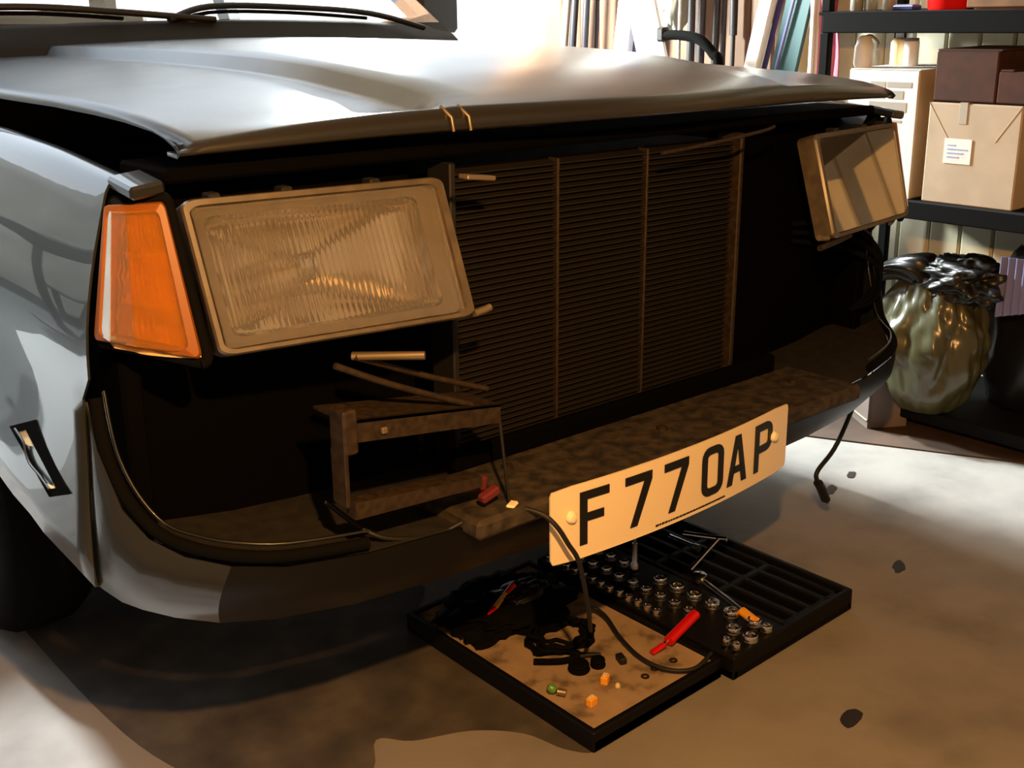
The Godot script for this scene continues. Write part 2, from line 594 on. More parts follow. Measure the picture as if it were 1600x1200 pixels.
func lamp() -> void:
	var at := Vector3(0.30, 1.25, -0.20)
	var t := thing("pendant_lamp", "bare warm light bulb hanging on a cord from the roof in front of the car", "lamp", at)
	var st := new_st()
	tube(st, [Vector3(0, 1.15, 0), Vector3(0, 0.12, 0)], 0.004, 8)
	obj("cord", st, M.black, t)
	st = new_st()
	lathe(st, [Vector2(0, 0.045), Vector2(0.018, 0.045), Vector2(0.02, 0.10), Vector2(0.008, 0.125), Vector2(0, 0.125)], 16)
	obj("holder", st, M.black, t)
	var glow := mat(Color(1, 0.85, 0.6), 0.5)
	glow.emission_enabled = true
	glow.emission = Color(1.0, 0.72, 0.40)
	glow.emission_energy_multiplier = 5.0
	st = new_st()
	var prof := []
	for k in 13:
		var a := PI * k / 12.0
		prof.append(Vector2(0.034 * sin(a) if k < 12 else 0.0, -0.034 * cos(a)))
	prof[11] = Vector2(0.014, 0.04)
	prof[12] = Vector2(0.0, 0.045)
	lathe(st, prof, 20)
	obj("bulb", st, glow, t)
	var l := OmniLight3D.new()
	l.name = "lamp_light"
	l.position = Vector3.ZERO
	l.light_color = Color(1.0, 0.72, 0.41)
	l.light_energy = 2.7
	l.omni_range = 12.0
	l.omni_attenuation = 2.0
	l.light_size = 0.016
	l.shadow_enabled = true
	t.add_child(l)
	# opal globe added out of view to brighten the shelving and leaning boards
	t = thing("globe_lamp", "added opal globe lamp, out of view, brightening the shelving and aisle", "lamp", Vector3(2.0, 1.30, -3.12))
	st = new_st()
	tube(st, [Vector3(0, 1.10, 0), Vector3(0, 0.13, 0)], 0.006, 8)
	obj("rod", st, M.black, t)
	var opal := mat(Color(0.95, 0.95, 0.93), 0.4)
	opal.emission_enabled = true
	opal.emission = Color(1.0, 0.98, 0.94)
	opal.emission_energy_multiplier = 6.0
	st = new_st()
	prof = []
	for k in 17:
		var a := PI * k / 16.0
		prof.append(Vector2(0.12 * sin(a) if k < 16 else 0.0, -0.12 * cos(a)))
	lathe(st, prof, 28)
	obj("globe", st, opal, t)
	st = new_st()
	lathe(st, [Vector2(0.0, 0.115), Vector2(0.055, 0.11), Vector2(0.05, 0.14), Vector2(0, 0.145)], 20)
	obj("gallery", st, M.black, t)
	var l2 := OmniLight3D.new()
	l2.name = "globe_light"
	l2.light_color = Color(0.97, 1.0, 0.97)
	l2.light_energy = 10.5
	l2.omni_range = 12.0
	l2.omni_attenuation = 2.0
	l2.light_size = 0.11
	l2.shadow_enabled = true
	t.add_child(l2)

# ---------------------------------------------------------------- the car
func make_car() -> void:
	car = thing("car", "dark old hatchback with its grille and front bumper off and bonnet ajar", "car", Vector3(U0, 0, 0))
	car.rotation.z = -TILT
	bonnet()
	wing(-1)
	wing(1)
	valance()
	front_structure()
	for s in [-1, 1]:
		headlight(s)
		indicator(s)
	radiator()
	number_plate()
	bracket()
	wiring()
	wheel(-1)
	wheel(1)
	cabin()

func hood_y(u: float, d: float) -> float:
	var yr := table(d, [[0.0, 0.922], [0.008, 0.925], [0.04, 0.933], [0.076, 0.940], [0.13, 0.948], [0.194, 0.955], [0.26, 0.963], [0.326, 0.969], [0.40, 0.973], [0.476, 0.977], [0.70, 0.983], [1.0, 0.986], [1.3, 0.988]])
	var ye := table(d, [[0.0, 0.899], [0.02, 0.906], [0.054, 0.914], [0.12, 0.922], [0.2, 0.928], [0.32, 0.933], [0.57, 0.935], [1.05, 0.942], [1.3, 0.948]])
	var ur := ridge_u(d)
	var a := absf(u)
	if a <= ur:
		return yr + 0.012 * (1.0 - pow(a / ur, 2.0)) * clampf(d / 0.15, 0.0, 1.0)
	var step := 0.017 * clampf(d / 0.05, 0.0, 1.0)
	var k := (a - ur) / 0.018
	if k < 1.0:
		return yr - step * k
	var f := (a - ur - 0.018) / (0.70 - ur - 0.018)
	return lerpf(yr - step, ye, pow(clampf(f, 0.0, 1.0), 1.7))

func hood_front(u: float) -> float:
	var a := absf(u)
	return table(a, [[0.0, -1.10], [0.1, -1.103], [0.2, -1.113], [0.3, -1.128], [0.40, -1.140], [0.5, -1.146], [0.6, -1.152], [0.70, -1.160]])

func ridge_u(d: float) -> float:
	return 0.342 + 0.075 * clampf(d / 1.2, 0.0, 1.0)

func bonnet() -> void:
	var us := [-0.685, -0.684, -0.67, -0.64, -0.60, -0.56, -0.52, -0.48, -0.44]
	var P := []
	var ds := [0.002, 0.008, 0.02, 0.04, 0.06, 0.09, 0.13, 0.17, 0.22, 0.28, 0.35, 0.43, 0.52, 0.62, 0.73, 0.85, 0.98, 1.10, 1.20]
	var fr := [0.0, 0.05, 0.11, 0.17, 0.23, 0.30, 0.36, 0.43, 0.50]           # outer part, edge to ridge
	var n_in := 10
	var params := []
	for side in [-1, 1]:
		var list := []
		for i in 13:
			list.append(["out", i / 12.0, side])
		if side == 1:
			list.reverse()
		if side == -1:
			params += list
			for i in range(0, n_in + 1):
				params.append(["in", lerpf(-1.0, 1.0, i / float(n_in)), 0])
		else:
			params += list
	for q in params:
		var row := []
		var lip := []
		for j in ds.size():
			var d: float = ds[j]
			var ur := ridge_u(d)
			var edge := 0.700 + 0.010 * clampf(d / 1.2, 0.0, 1.0)
			var u: float
			if q[0] == "out":
				u = q[2] * lerpf(edge, ur + 0.018, q[1])
			else:
				u = q[1] * ur
			var zf := hood_front(u)
			if j == 0:
				var a := absf(u)
				var yl := 0.897 - 0.018 * a * a
				lip = [Vector3(u, yl, zf + 0.004), Vector3(u, yl + 0.004, zf + 0.008), Vector3(u, lerpf(yl, hood_y(u, 0.0), 0.75), zf + 0.003)]
				row += [Vector3(u, yl + 0.002, zf - 0.02)]
				row += lip
			row.append(Vector3(u, hood_y(u, d), zf - d if d < 0.9 else lerpf(zf - d, -1.25 - d, (d - 0.9) / 0.3)))
		P.append(row)
	# flanges turned down along both sides
	var first := []
	var last := []
	for j in P[0].size():
		var drop := 0.0005 + 0.009 * clampf((j - 5) / 8.0, 0.0, 1.0)
		first.append(P[0][j] + Vector3(0.001 + 0.2 * drop, -drop, 0))
		last.append(P[-1][j] + Vector3(-0.001 - 0.2 * drop, -drop, 0))
	P.push_front(first)
	P.push_back(last)
	var st := new_st()
	shell(st, P, 0.002, true)
	var b := obj("bonnet", st, M.hood, car)
	# two short bright clips on the front lip
	for u in [-0.352, -0.327]:
		st = new_st()
		var zf := hood_front(u)
		tube(st, [Vector3(u - 0.004, 0.925, zf - 0.008), Vector3(u, 0.912, zf + 0.009), Vector3(u + 0.002, 0.895, zf + 0.010)], 0.0022, 6)
		obj("trim_clip", st, M.metal_wire, b)

func crease(z: float) -> float:
	return table(-z, [[1.14, 0.856], [1.25, 0.867], [1.40, 0.881], [1.60, 0.892], [1.90, 0.90], [2.45, 0.905]])

func arch_bottom(z: float) -> Array:   # [u, y] of the lower edge of the wing at z
	var y := table(-z, [[1.235, 0.385], [1.30, 0.412], [1.38, 0.439], [1.486, 0.462], [1.60, 0.50], [1.70, 0.565], [1.78, 0.605], [1.88, 0.635], [2.0, 0.645], [2.12, 0.63], [2.22, 0.585], [2.31, 0.50], [2.36, 0.40], [2.39, 0.25], [2.5, 0.24]])
	var u := table(-z, [[1.235, 0.815], [1.33, 0.838], [1.45, 0.852], [1.75, 0.855], [2.1, 0.84], [2.5, 0.82]])
	return [u, y]

func wing_u(y: float, z: float) -> float:
	var c := crease(z)
	var ab := arch_bottom(z)
	var fl: float = table(-z, [[1.2, 0.0], [1.5, 0.012], [2.4, 0.02]])
	var f: float = (c - 0.014 - y) / (c - 0.014 - ab[1])
	var yb := clampf((0.66 - y) / 0.30, 0.0, 1.0)
	return lerpf(0.757 + 0.5 * fl + 0.043 * sin(clampf(f / 0.45, 0.0, 1.0) * PI / 2), ab[0], yb * yb * (3.0 - 2.0 * yb))

func wing(s: int) -> void:
	var P := []
	var zs := [-1.215, -1.235, -1.27, -1.30, -1.34, -1.38, -1.43, -1.486, -1.51, -1.53, -1.555, -1.58, -1.60, -1.65, -1.70, -1.74, -1.78, -1.83, -1.88, -1.94, -2.0, -2.06, -2.12, -2.17, -2.22, -2.27, -2.31, -2.36, -2.39, -2.42]
	for z in zs:
		var c := crease(z)
		var ab := arch_bottom(z)
		var row := []
		row.append(Vector3(s * 0.690, c - 0.045, z))
		row.append(Vector3(s * 0.715, c - 0.012, z))
		row.append(Vector3(s * 0.732, c - 0.002, z))
		row.append(Vector3(s * 0.745, c - 0.001, z))
		row.append(Vector3(s * 0.753, c - 0.007, z))
		for k in 17:
			var y := lerpf(c - 0.014, ab[1], k / 16.0)
			var zz: float = minf(z, -1.238) if y < 0.635 else z
			row.append(Vector3(s * wing_u(y, zz), y, zz))
		var lastp: Vector3 = row[-1]
		row.append(lastp + Vector3(-s * 0.016, -0.002, 0.0))
		P.append(row)
	var st := new_st()
	shell(st, P, 0.003, s == 1)
	var w := obj("front_wing", st, M.paint, car)
	# rolled nose of the wing that closes the gap down to the lamp
	st = new_st()
	var cz := -1.15
	bbox(st, Vector3(0.040, 0.015, 0.060), Transform3D(Basis(Vector3.RIGHT, 0.13).rotated(Vector3.BACK, -s * 0.12), Vector3(s * 0.734, 0.8585, cz - 0.040)), 0.0065)
	obj("wing_nose", st, M.paint, w)
	if s == -1:
		# side repeater opening: dark box edge with a pale bare panel inside
		var q := [repeat_pt(0), repeat_pt(1), repeat_pt(2), repeat_pt(3)]
		st = new_st()
		var out := Vector3(-0.006, 0, 0)
		var mid: Vector3 = (q[0] + q[1] + q[2] + q[3]) / 4.0
		for i in 4:
			var j := (i + 1) % 4
			var wdt := 0.46 if i == 1 else 0.16
			var a: Vector3 = q[i]
			var b: Vector3 = q[j]
			var ai: Vector3 = a.lerp(q[(i + 3) % 4], wdt if i == 1 else 0.10)
			var bi: Vector3 = b.lerp(q[(j + 1) % 4], wdt if i == 1 else 0.10)
			if i == 3:
				ai = a.lerp(q[2], 0.16)
				bi = b.lerp(q[1], 0.16)
			var back := Vector3(0.02, 0, 0)
			hexa(st, [a + out, b + out, bi + out, ai + out, a + back, b + back, bi + back, ai + back])
		obj("repeater_frame", st, M.black_matte, w)
		st = new_st()
		var o2 := Vector3(-0.0045, 0, 0)
		hexa(st, [q[0] + o2, q[1].lerp(q[0], 0.5) + o2, q[2].lerp(q[3], 0.5) + o2, q[3] + o2, q[0] - o2, q[1].lerp(q[0], 0.5) - o2, q[2].lerp(q[3], 0.5) - o2, q[3] - o2])
		obj("repeater_panel", st, M.cream, w)
		st = new_st()
		var wp := []
		for f in [0.05, 0.25, 0.4, 0.55, 0.7, 0.9]:
			wp.append(q[0].lerp(q[3], f).lerp(q[1].lerp(q[2], f), 0.18 + 0.12 * sin(f * 9.0)) + Vector3(-0.008, 0, 0))
		tube(st, spline(wp, 4), 0.0018, 6)
		obj("repeater_wire", st, M.black, w)

func repeat_pt(k: int) -> Vector3:
	return [Vector3(-0.823, 0.533, -1.452), Vector3(-0.814, 0.559, -1.378), Vector3(-0.815, 0.492, -1.278), Vector3(-0.825, 0.477, -1.322)][k]

func lip_path() -> Array:      # top edge of the valance on the near side, from the wing round to the middle
	return [Vector3(-0.800, 0.610, -1.238), Vector3(-0.802, 0.570, -1.226), Vector3(-0.800, 0.532, -1.215), Vector3(-0.790, 0.490, -1.196), Vector3(-0.772, 0.456, -1.172), Vector3(-0.745, 0.436, -1.140), Vector3(-0.705, 0.424, -1.105), Vector3(-0.65, 0.416, -1.075), Vector3(-0.55, 0.408, -1.055), Vector3(-0.40, 0.402, -1.045), Vector3(-0.2, 0.395, -1.04), Vector3(0, 0.39, -1.04)]

func valance() -> void:
	var lipa := lip_path()
	var bot := [Vector3(-0.815, 0.385, -1.235), Vector3(-0.812, 0.380, -1.232), Vector3(-0.806, 0.374, -1.226), Vector3(-0.797, 0.366, -1.214), Vector3(-0.780, 0.357, -1.196), Vector3(-0.752, 0.347, -1.170), Vector3(-0.710, 0.337, -1.14), Vector3(-0.65, 0.33, -1.115), Vector3(-0.55, 0.322, -1.095), Vector3(-0.40, 0.315, -1.085), Vector3(-0.2, 0.31, -1.08), Vector3(0, 0.308, -1.08)]
	var P := []
	for i in lipa.size():
		var row := []
		for k in 9:
			var f := k / 8.0
			var p: Vector3 = lipa[i].lerp(bot[i], f)
			var outw := Vector3(p.x * 0.9, 0, 0.5 if i > 3 else 0.1).normalized()
			p += outw * 0.016 * sin(PI * f) * clampf(i / 4.0, 0.0, 1.0)
			var y0 := lerpf(0.612, 0.385, f)
			row.append(Vector3(-wing_u(y0, -1.238) + 0.0015, y0, -1.243).lerp(p, clampf(i / 3.0, 0.0, 1.0)))
		P.append(row)
	var cut := 6
	var C := []
	for i in range(cut, P.size()):
		C.append(P[i])
	for i in range(P.size() - 2, cut - 1, -1):
		C.append(P[i].map(func(p): return Vector3(-p.x, p.y, p.z)))
	var st := new_st()
	shell(st, C, 0.003)
	var v := obj("front_valance", st, M.valance, car)
	for s in [-1, 1]:
		var E := []
		for i in range(0, cut + 1):
			E.append(P[i].map(func(p): return Vector3(-s * p.x, p.y, p.z)))
		st = new_st()
		shell(st, E, 0.003, s == 1)
		obj("valance_corner", st, M.paint, v)
	for s in [-1, 1]:
		var g := []
		var t := []
		for i in 9:
			var p: Vector3 = lipa[i]
			var inn := Vector3(0.011, 0.005, -0.003) if i < 5 else Vector3(0.004, 0.012, -0.004)
			if i == 5:
				inn = Vector3(0.009, 0.009, -0.004)
			g.append(Vector3(-s * (p.x + inn.x), p.y + inn.y, p.z + inn.z))
			t.append(Vector3(-s * (p.x + inn.x * 2.1), p.y + inn.y * 2.1, p.z + inn.z * 2.0))
		if s == 1:
			for i in g.size():
				g[i].x = -absf(g[i].x)
				t[i].x = -absf(t[i].x)
		else:
			for i in g.size():
				g[i].x = absf(g[i].x)
				t[i].x = absf(t[i].x)
		st = new_st()
		tube(st, spline(g, 4), 0.008, 8)
		obj("edge_seal", st, M.rubber, v)
		st = new_st()
		tube(st, spline(t, 4), 0.0022, 6)
		obj("edge_trim", st, M.paint, v)

func front_structure() -> void:
	# dark panel behind lamps and bumper space, floor of the bay, slam panel
	var st := new_st()
	box(st, Vector3(-0.74, 0.40, -1.30), Vector3(-0.315, 0.86, -1.27), 0.004)
	box(st, Vector3(-0.765, 0.40, -1.28), Vector3(-0.739, 0.66, -1.22), 0.004)
	obj("inner_panel", st, M.black_matte, car)
	st = new_st()
	box(st, Vector3(0.345, 0.40, -1.30), Vector3(0.74, 0.86, -1.27), 0.004)
	box(st, Vector3(0.739, 0.40, -1.28), Vector3(0.765, 0.66, -1.22), 0.004)
	obj("inner_panel", st, M.black_matte, car)
	st = new_st()
	box(st, Vector3(-0.70, 0.855, -1.32), Vector3(0.70, 0.872, -1.19), 0.004)
	var sp := obj("slam_panel", st, M.black_matte, car)
	st = new_st()
	tube(st, spline([Vector3(0.02, 0.842, -1.11), Vector3(0.10, 0.846, -1.11), Vector3(0.25, 0.858, -1.11), Vector3(0.31, 0.861, -1.13)], 5), 0.003, 8)
	obj("release_rod", st, M.rust, sp)
	st = new_st()
	bbox(st, Vector3(0.045, 0.006, 0.02), Transform3D(Basis(Vector3.FORWARD, 0.12), Vector3(-0.345, 0.842, -1.085)), 0.002)
	obj("lamp_tab", st, M.metal_wire, sp)
	# ledge behind the valance lip
	var P := []
	for p in lip_path():
		P.append([Vector3(p.x * 0.985, p.y + 0.0, p.z - 0.006), Vector3(p.x * 0.97, minf(p.y, 0.43) - 0.004, lerpf(p.z, -1.27, 0.5)), Vector3(p.x * 0.955, minf(p.y, 0.43) - 0.002, -1.272)])
	var n := P.size()
	for i in range(n - 2, -1, -1):
		P.append([P[i][0] * Vector3(-1, 1, 1), P[i][1] * Vector3(-1, 1, 1), P[i][2] * Vector3(-1, 1, 1)])
	st = new_st()
	shell(st, P.slice(4, P.size() - 4), 0.002, true)
	obj("bay_ledge", st, M.grime_dark, car)
	# cross member under the radiator
	st = new_st()
	box(st, Vector3(-0.41, 0.392, -1.17), Vector3(0.45, 0.420, -1.012), 0.006)
	var cm := obj("cross_member", st, M.grime, car)
	st = new_st()
	box(st, Vector3(-0.33, 0.420, -1.178), Vector3(0.40, 0.452, -1.160), 0.004)
	obj("radiator_rail", st, M.black_matte, cm)
	for b in [[-0.262, -1.13], [0.37, -1.10], [0.02, -1.09]]:
		st = new_st()
		lathe(st, [Vector2(0.009, 0), Vector2(0.009, 0.006), Vector2(0.005, 0.008), Vector2(0, 0.008)], 6, Transform3D(Basis(), Vector3(b[0], 0.419, b[1])))
		obj("bolt", st, M.rust, cm)
	# engine bay body, keeps daylight out
	st = new_st()
	box(st, Vector3(-0.60, 0.20, -2.40), Vector3(0.60, 0.80, -1.42), 0.01)
	obj("engine_bay", st, M.black_matte, car)

func lamp_pt(s: int, a: float, b: float, depth := 0.0) -> Vector3:   # a: 0 outer .. 1 inner, b: 0 bottom .. 1 top
	var bi := Vector3(0.380, 0.680, -1.045)
	var ti := Vector3(0.385, 0.846, -1.103)
	var to := Vector3(0.705, 0.844, -1.150)
	var bo := Vector3(0.698, 0.677, -1.098)
	var p := bo.lerp(bi, a).lerp(to.lerp(ti, a), b)
	var n := Vector3(0.17, 0.30, 0.94).normalized()
	p += n * depth
	p.x *= s
	return p

func rrect(rad: float, n := 6) -> Array:    # unit square with rounded corners, counter-clockwise from lower right
	var out := []
	var cs := [[1 - rad, rad, -PI / 2], [1 - rad, 1 - rad, 0.0], [rad, 1 - rad, PI / 2], [rad, rad, PI]]
	for c in cs:
		for k in n + 1:
			var a: float = c[2] + PI / 2 * k / n
			out.append(Vector2(c[0] + rad * cos(a), c[1] + rad * sin(a)))
	return out

func headlight(s: int) -> void:
	var ring := rrect(0.055)
	var n := ring.size()
	# each loop: [margin a0, a1, b0, b1, depth]
	var loops := [[0.0, 1.0, 0.0, 1.0, -0.034], [0.0, 1.0, 0.0, 1.0, -0.004], [0.006, 0.994, 0.01, 0.99, 0.0], [0.022, 0.965, 0.035, 0.955, 0.0], [0.03, 0.957, 0.045, 0.945, -0.010], [0.045, 0.94, 0.07, 0.925, -0.012], [0.075, 0.90, 0.11, 0.895, -0.014]]
	var st := new_st()
	var P := []
	for l in loops:
		var row := []
		for i in n + 1:
			var q: Vector2 = ring[i % n]
			row.append(lamp_pt(s, lerpf(l[0], l[1], q.x), lerpf(l[2], l[3], q.y), l[4]))
		P.append(row)
	for i in P.size() - 1:
		grid(st, [P[i], P[i + 1]], i + 1, s == -1)
	var h := obj("headlight", st, M.bezel, car)
	# bowl
	st = new_st()
	var R := []
	var steps := [[1.0, -0.014], [0.985, -0.03], [0.97, -0.046], [0.96, -0.050], [0.80, -0.071], [0.62, -0.089], [0.44, -0.101], [0.26, -0.108], [0.10, -0.111]]
	var ring2 := rrect(0.10)
	for k in steps.size():
		var row := []
		for i in n + 1:
			var f: float = steps[k][0]
			var q: Vector2 = ring2[i % n]
			var rr := Vector2(q.x - 0.5, q.y - 0.5)
			if k > 2:
				var ang := rr.angle()
				rr = rr.lerp(Vector2(cos(ang), sin(ang)) * 0.48, clampf((k - 2) / 5.0, 0.0, 1.0))
				rr.x *= lerpf(1.0, 0.55, clampf((k - 2) / 5.0, 0.0, 1.0))
			var aa := lerpf(0.075, 0.90, 0.5 + rr.x * f)
			var bb := lerpf(0.11, 0.895, 0.5 + rr.y * f)
			row.append(lamp_pt(s, aa, bb, steps[k][1]))
		R.append(row)
	grid(st, R, 1, s == -1)
	obj("reflector", st, M.reflector, h)
	# bulb shield
	st = new_st()
	var c := lamp_pt(s, 0.46, 0.52, -0.107)
	var nrm := (lamp_pt(s, 0.46, 0.52, 0.0) - c).normalized()
	var bas := Basis(Quaternion(Vector3.UP, nrm))
	lathe(st, [Vector2(0.026, 0), Vector2(0.027, 0.010), Vector2(0.020, 0.022), Vector2(0.017, 0.060), Vector2(0.012, 0.066), Vector2(0.011, 0.060), Vector2(0, 0.058)], 18, Transform3D(bas, c))
	obj("lamp_bulb", st, M.chrome, h)
	# fluted lens: smooth outside, upright ribs inside
	st = new_st()
	var F := []
	var B := []
	var na := 168
	for i in na + 1:
		var a := lerpf(0.032, 0.955, i / float(na))
		var rowf := []
		var rowb := []
		for j in 13:
			var b := lerpf(0.047, 0.943, j / 12.0)
			rowf.append(lamp_pt(s, a, b, -0.002))
			var zone := 1.0 if (b > 0.14 and b < 0.88 and a > 0.10 and a < 0.88) else 0.0
			rowb.append(lamp_pt(s, a, b, -0.0065 - 0.0034 * zone * absf(sin(PI * i / 4.0))))
		F.append(rowf)
		B.append(rowb)
	grid(st, F, 1, s == 1)
	grid(st, B, 2, s == -1)
	var e := [[F[0], B[0]], [B[-1], F[-1]]]
	for q in e:
		grid(st, q, 3, s == 1)
	var f0 := []
	var b0 := []
	var f1 := []
	var b1 := []
	for i in na + 1:
		f0.append(F[i][0]); b0.append(B[i][0]); f1.append(F[i][12]); b1.append(B[i][12])
	grid(st, [f0, b0], 4, s == -1)
	grid(st, [f1, b1], 5, s == 1)
	obj("lens", st, M.lens, h)
	# clips on the upper edge and a fixing screw at the inner lower corner
	for a in [0.12, 0.38, 0.72]:
		st = new_st()
		bbox(st, Vector3(0.014, 0.008, 0.02), Transform3D(Basis(), lamp_pt(s, a, 1.015, -0.012)), 0.002)
		obj("lens_clip", st, M.black, h)
	st = new_st()
	var sc := lamp_pt(s, 1.005, 0.02, -0.012)
	tube(st, [sc, sc + Vector3(-s * 0.018, 0.002, 0.0), sc + Vector3(-s * 0.026, 0.004, 0.001)], 0.005, 8)
	obj("adjuster_screw", st, M.metal_wire, h)

func ind_pt(s: int, a: float, b: float, depth := 0.0) -> Vector3:   # a: 0 outer rear .. 1 beside the headlight
	var bot := [Vector3(0.792, 0.692, -1.212), Vector3(0.788, 0.687, -1.180), Vector3(0.770, 0.683, -1.150), Vector3(0.745, 0.679, -1.128), Vector3(0.712, 0.675, -1.112)]
	var top := [Vector3(0.764, 0.838, -1.208), Vector3(0.762, 0.840, -1.196), Vector3(0.753, 0.841, -1.180), Vector3(0.740, 0.842, -1.168), Vector3(0.718, 0.843, -1.158)]
	var t := a * 4.0
	var i := mini(int(t), 3)
	var p: Vector3 = bot[i].lerp(bot[i + 1], t - i).lerp(top[i].lerp(top[i + 1], t - i), b)
	var n: Vector3 = Vector3(lerpf(0.9, 0.35, a), 0.2, lerpf(0.35, 0.9, a)).normalized()
	p += n * depth
	p.x *= s
	return p

func indicator(s: int) -> void:
	# solid amber rim
	var st := new_st()
	var ring := rrect(0.05, 4)
	var n := ring.size()
	var loops := [[0.0, -0.03], [0.0, -0.003], [0.012, 0.002], [0.06, 0.002], [0.075, -0.004]]
	var P := []
	for l in loops:
		var row := []
		for i in n + 1:
			var q: Vector2 = ring[i % n]
			var m: float = l[0]
			row.append(ind_pt(s, lerpf(m * 1.4, 1.0 - m * 1.4, q.x), lerpf(m, 1.0 - m, q.y), l[1]))
		P.append(row)
	for i in P.size() - 1:
		grid(st, [P[i], P[i + 1]], i + 1, s == -1)
	var o := obj("indicator_lamp", st, M.amber_solid, car)
	# ribbed amber lens
	st = new_st()
	var na := 60
	var F := []
	var B := []
	for i in na + 1:
		var a := lerpf(0.08, 0.92, i / float(na))
		var rf := []
		var rb := []
		for j in 25:
			var b := lerpf(0.05, 0.95, j / 24.0)
			rf.append(ind_pt(s, a, b, 0.0))
			rb.append(ind_pt(s, a, b, -0.004 - 0.0026 * absf(sin(PI * i / 4.0)) - 0.0012 * absf(sin(PI * j / 4.0))))
		F.append(rf)
		B.append(rb)
	grid(st, F, 1, s == 1)
	grid(st, B, 2, s == -1)
	obj("lens", st, M.amber, o)
	st = new_st()
	var K := []
	for i in 13:
		var row := []
		for j in 37:
			var a := lerpf(0.0, 1.0, i / 12.0)
			var b := j / 36.0
			var dd := -0.012 - 0.024 * sin(PI * clampf(a, 0.0, 1.0)) * absf(sin(TAU * 1.5 * b)) - 0.003 * sin(TAU * 3.0 * a)
			row.append(ind_pt(s, a, b, dd))
		K.append(row)
	grid(st, K, 1, s == 1)
	obj("reflector", st, M.amber_back, o)
	# black gasket round it
	st = new_st()
	var g := []
	for i in n + 1:
		var q: Vector2 = ring[i % n]
		g.append(ind_pt(s, lerpf(-0.05, 1.04, q.x), lerpf(-0.03, 1.03, q.y), -0.012))
	tube(st, g, 0.007, 6)
	obj("gasket", st, M.rubber, o)

func radiator() -> void:
	var x0 := -0.285
	var x1 := 0.318
	var y0 := 0.425
	var y1 := 0.835
	var z := -1.215
	var st := new_st()
	box(st, Vector3(x0, y0, z - 0.03), Vector3(x1, y1, z - 0.022), 0.001)
	var r := obj("radiator", st, M.black_matte, car)
	st = new_st()
	bbox(st, Vector3(x1 - x0, 0.0024, 0.020), Transform3D(), 0.0008)
	st.generate_normals()
	var fin := st.commit()
	var nf := 46
	for k in nf:
		var o := put("core_tube", fin, M.tube_fin, r)
		o.position = Vector3((x0 + x1) / 2, lerpf(y0 + 0.006, y1 - 0.006, k / float(nf - 1)), z - 0.010)
		o.rotation.x = 0.25
	for u in [-0.088, 0.104]:
		st = new_st()
		box(st, Vector3(u - 0.0022, y0, z - 0.02), Vector3(u + 0.0022, y1, z + 0.002), 0.001)
		obj("core_strap", st, M.rust, r)
	for u in [x0 - 0.012, x1 + 0.004]:
		var pm: Material = M.black if u < 0 else M.rust
		st = new_st()
		box(st, Vector3(u, y0 - 0.01, z - 0.04), Vector3(u + 0.010, y1 + 0.01, z + 0.012), 0.002)
		obj("side_plate", st, pm, r)

const ORDINAL := ["first", "second", "third", "fourth", "fifth", "sixth", "seventh", "eighth", "ninth", "tenth", "eleventh", "twelfth", "thirteenth"]

func glyph(ch: String) -> Array:      # closed strokes in a 50 x 79 mm cell, stroke 13 mm; lists of convex quads
	var w := 0.050
	var h := 0.079
	var s := 0.0125
	match ch:
		"F":
			return [[[0, 0], [s, 0], [s, h], [0, h]], [[s, h - s], [w, h - s], [w, h], [s, h]], [[s, 0.034], [w * 0.82, 0.034], [w * 0.82, 0.034 + s], [s, 0.034 + s]]]
		"7":
			return [[[0, h - s], [w, h - s], [w, h], [0, h]], [[0.010, 0], [0.010 + s * 1.05, 0], [w, h - s], [w - s * 1.15, h - s]]]
		"A":
			return [[[0, 0], [s * 1.05, 0], [w * 0.5 + 0.001, h - 0.012], [w * 0.5 - 0.007, h], [w * 0.5 - 0.007, h]], [[w, 0], [w - s * 1.05, 0], [w * 0.5 - 0.001, h - 0.012], [w * 0.5 - 0.007, h], [w * 0.5 + 0.007, h]], [[0.013, 0.018], [w - 0.013, 0.018], [w - 0.0155, 0.018 + s * 0.9], [0.0155, 0.018 + s * 0.9]]]
		"O":
			var out := []
			var r := 0.017
			var ri := 0.006
			var o := []
			var q := []
			for c in [[w - r, r, -90], [w - r, h - r, 0], [r, h - r, 90], [r, r, 180]]:
				for k in 5:
					var a := deg_to_rad(c[2] + 22.5 * k)
					o.append([c[0] + r * cos(a), c[1] + r * sin(a)])
			for c in [[w - s - ri, s + ri, -90], [w - s - ri, h - s - ri, 0], [s + ri, h - s - ri, 90], [s + ri, s + ri, 180]]:
				for k in 5:
					var a := deg_to_rad(c[2] + 22.5 * k)
					q.append([c[0] + ri * cos(a), c[1] + ri * sin(a)])
			for i in o.size():
				var j := (i + 1) % o.size()
				out.append([o[i], o[j], q[j], q[i]])
			return out
		"P":
			var out := [[[0, 0], [s, 0], [s, h], [0, h]], [[s, h - s], [w - 0.017, h - s], [w - 0.017, h], [s, h]], [[s, 0.030], [w - 0.017, 0.030], [w - 0.017, 0.030 + s], [s, 0.030 + s]]]
			var c := Vector2(w - 0.017 - 0.001, 0)
			var yt := h - 0.017
			var yb := 0.030 + 0.017
			var o := []
			var q := []
			for e in [[yb, -90], [yt, 0]]:
				for k in 5:
					var a := deg_to_rad(e[1] + 22.5 * k)
					o.append([c.x + 0.018 * cos(a), e[0] + 0.017 * sin(a)])
					q.append([c.x + 0.0055 * cos(a), e[0] + 0.0045 * sin(a)])
			for i in o.size() - 1:
				out.append([o[i], o[i + 1], q[i + 1], q[i]])
			return out
	return []

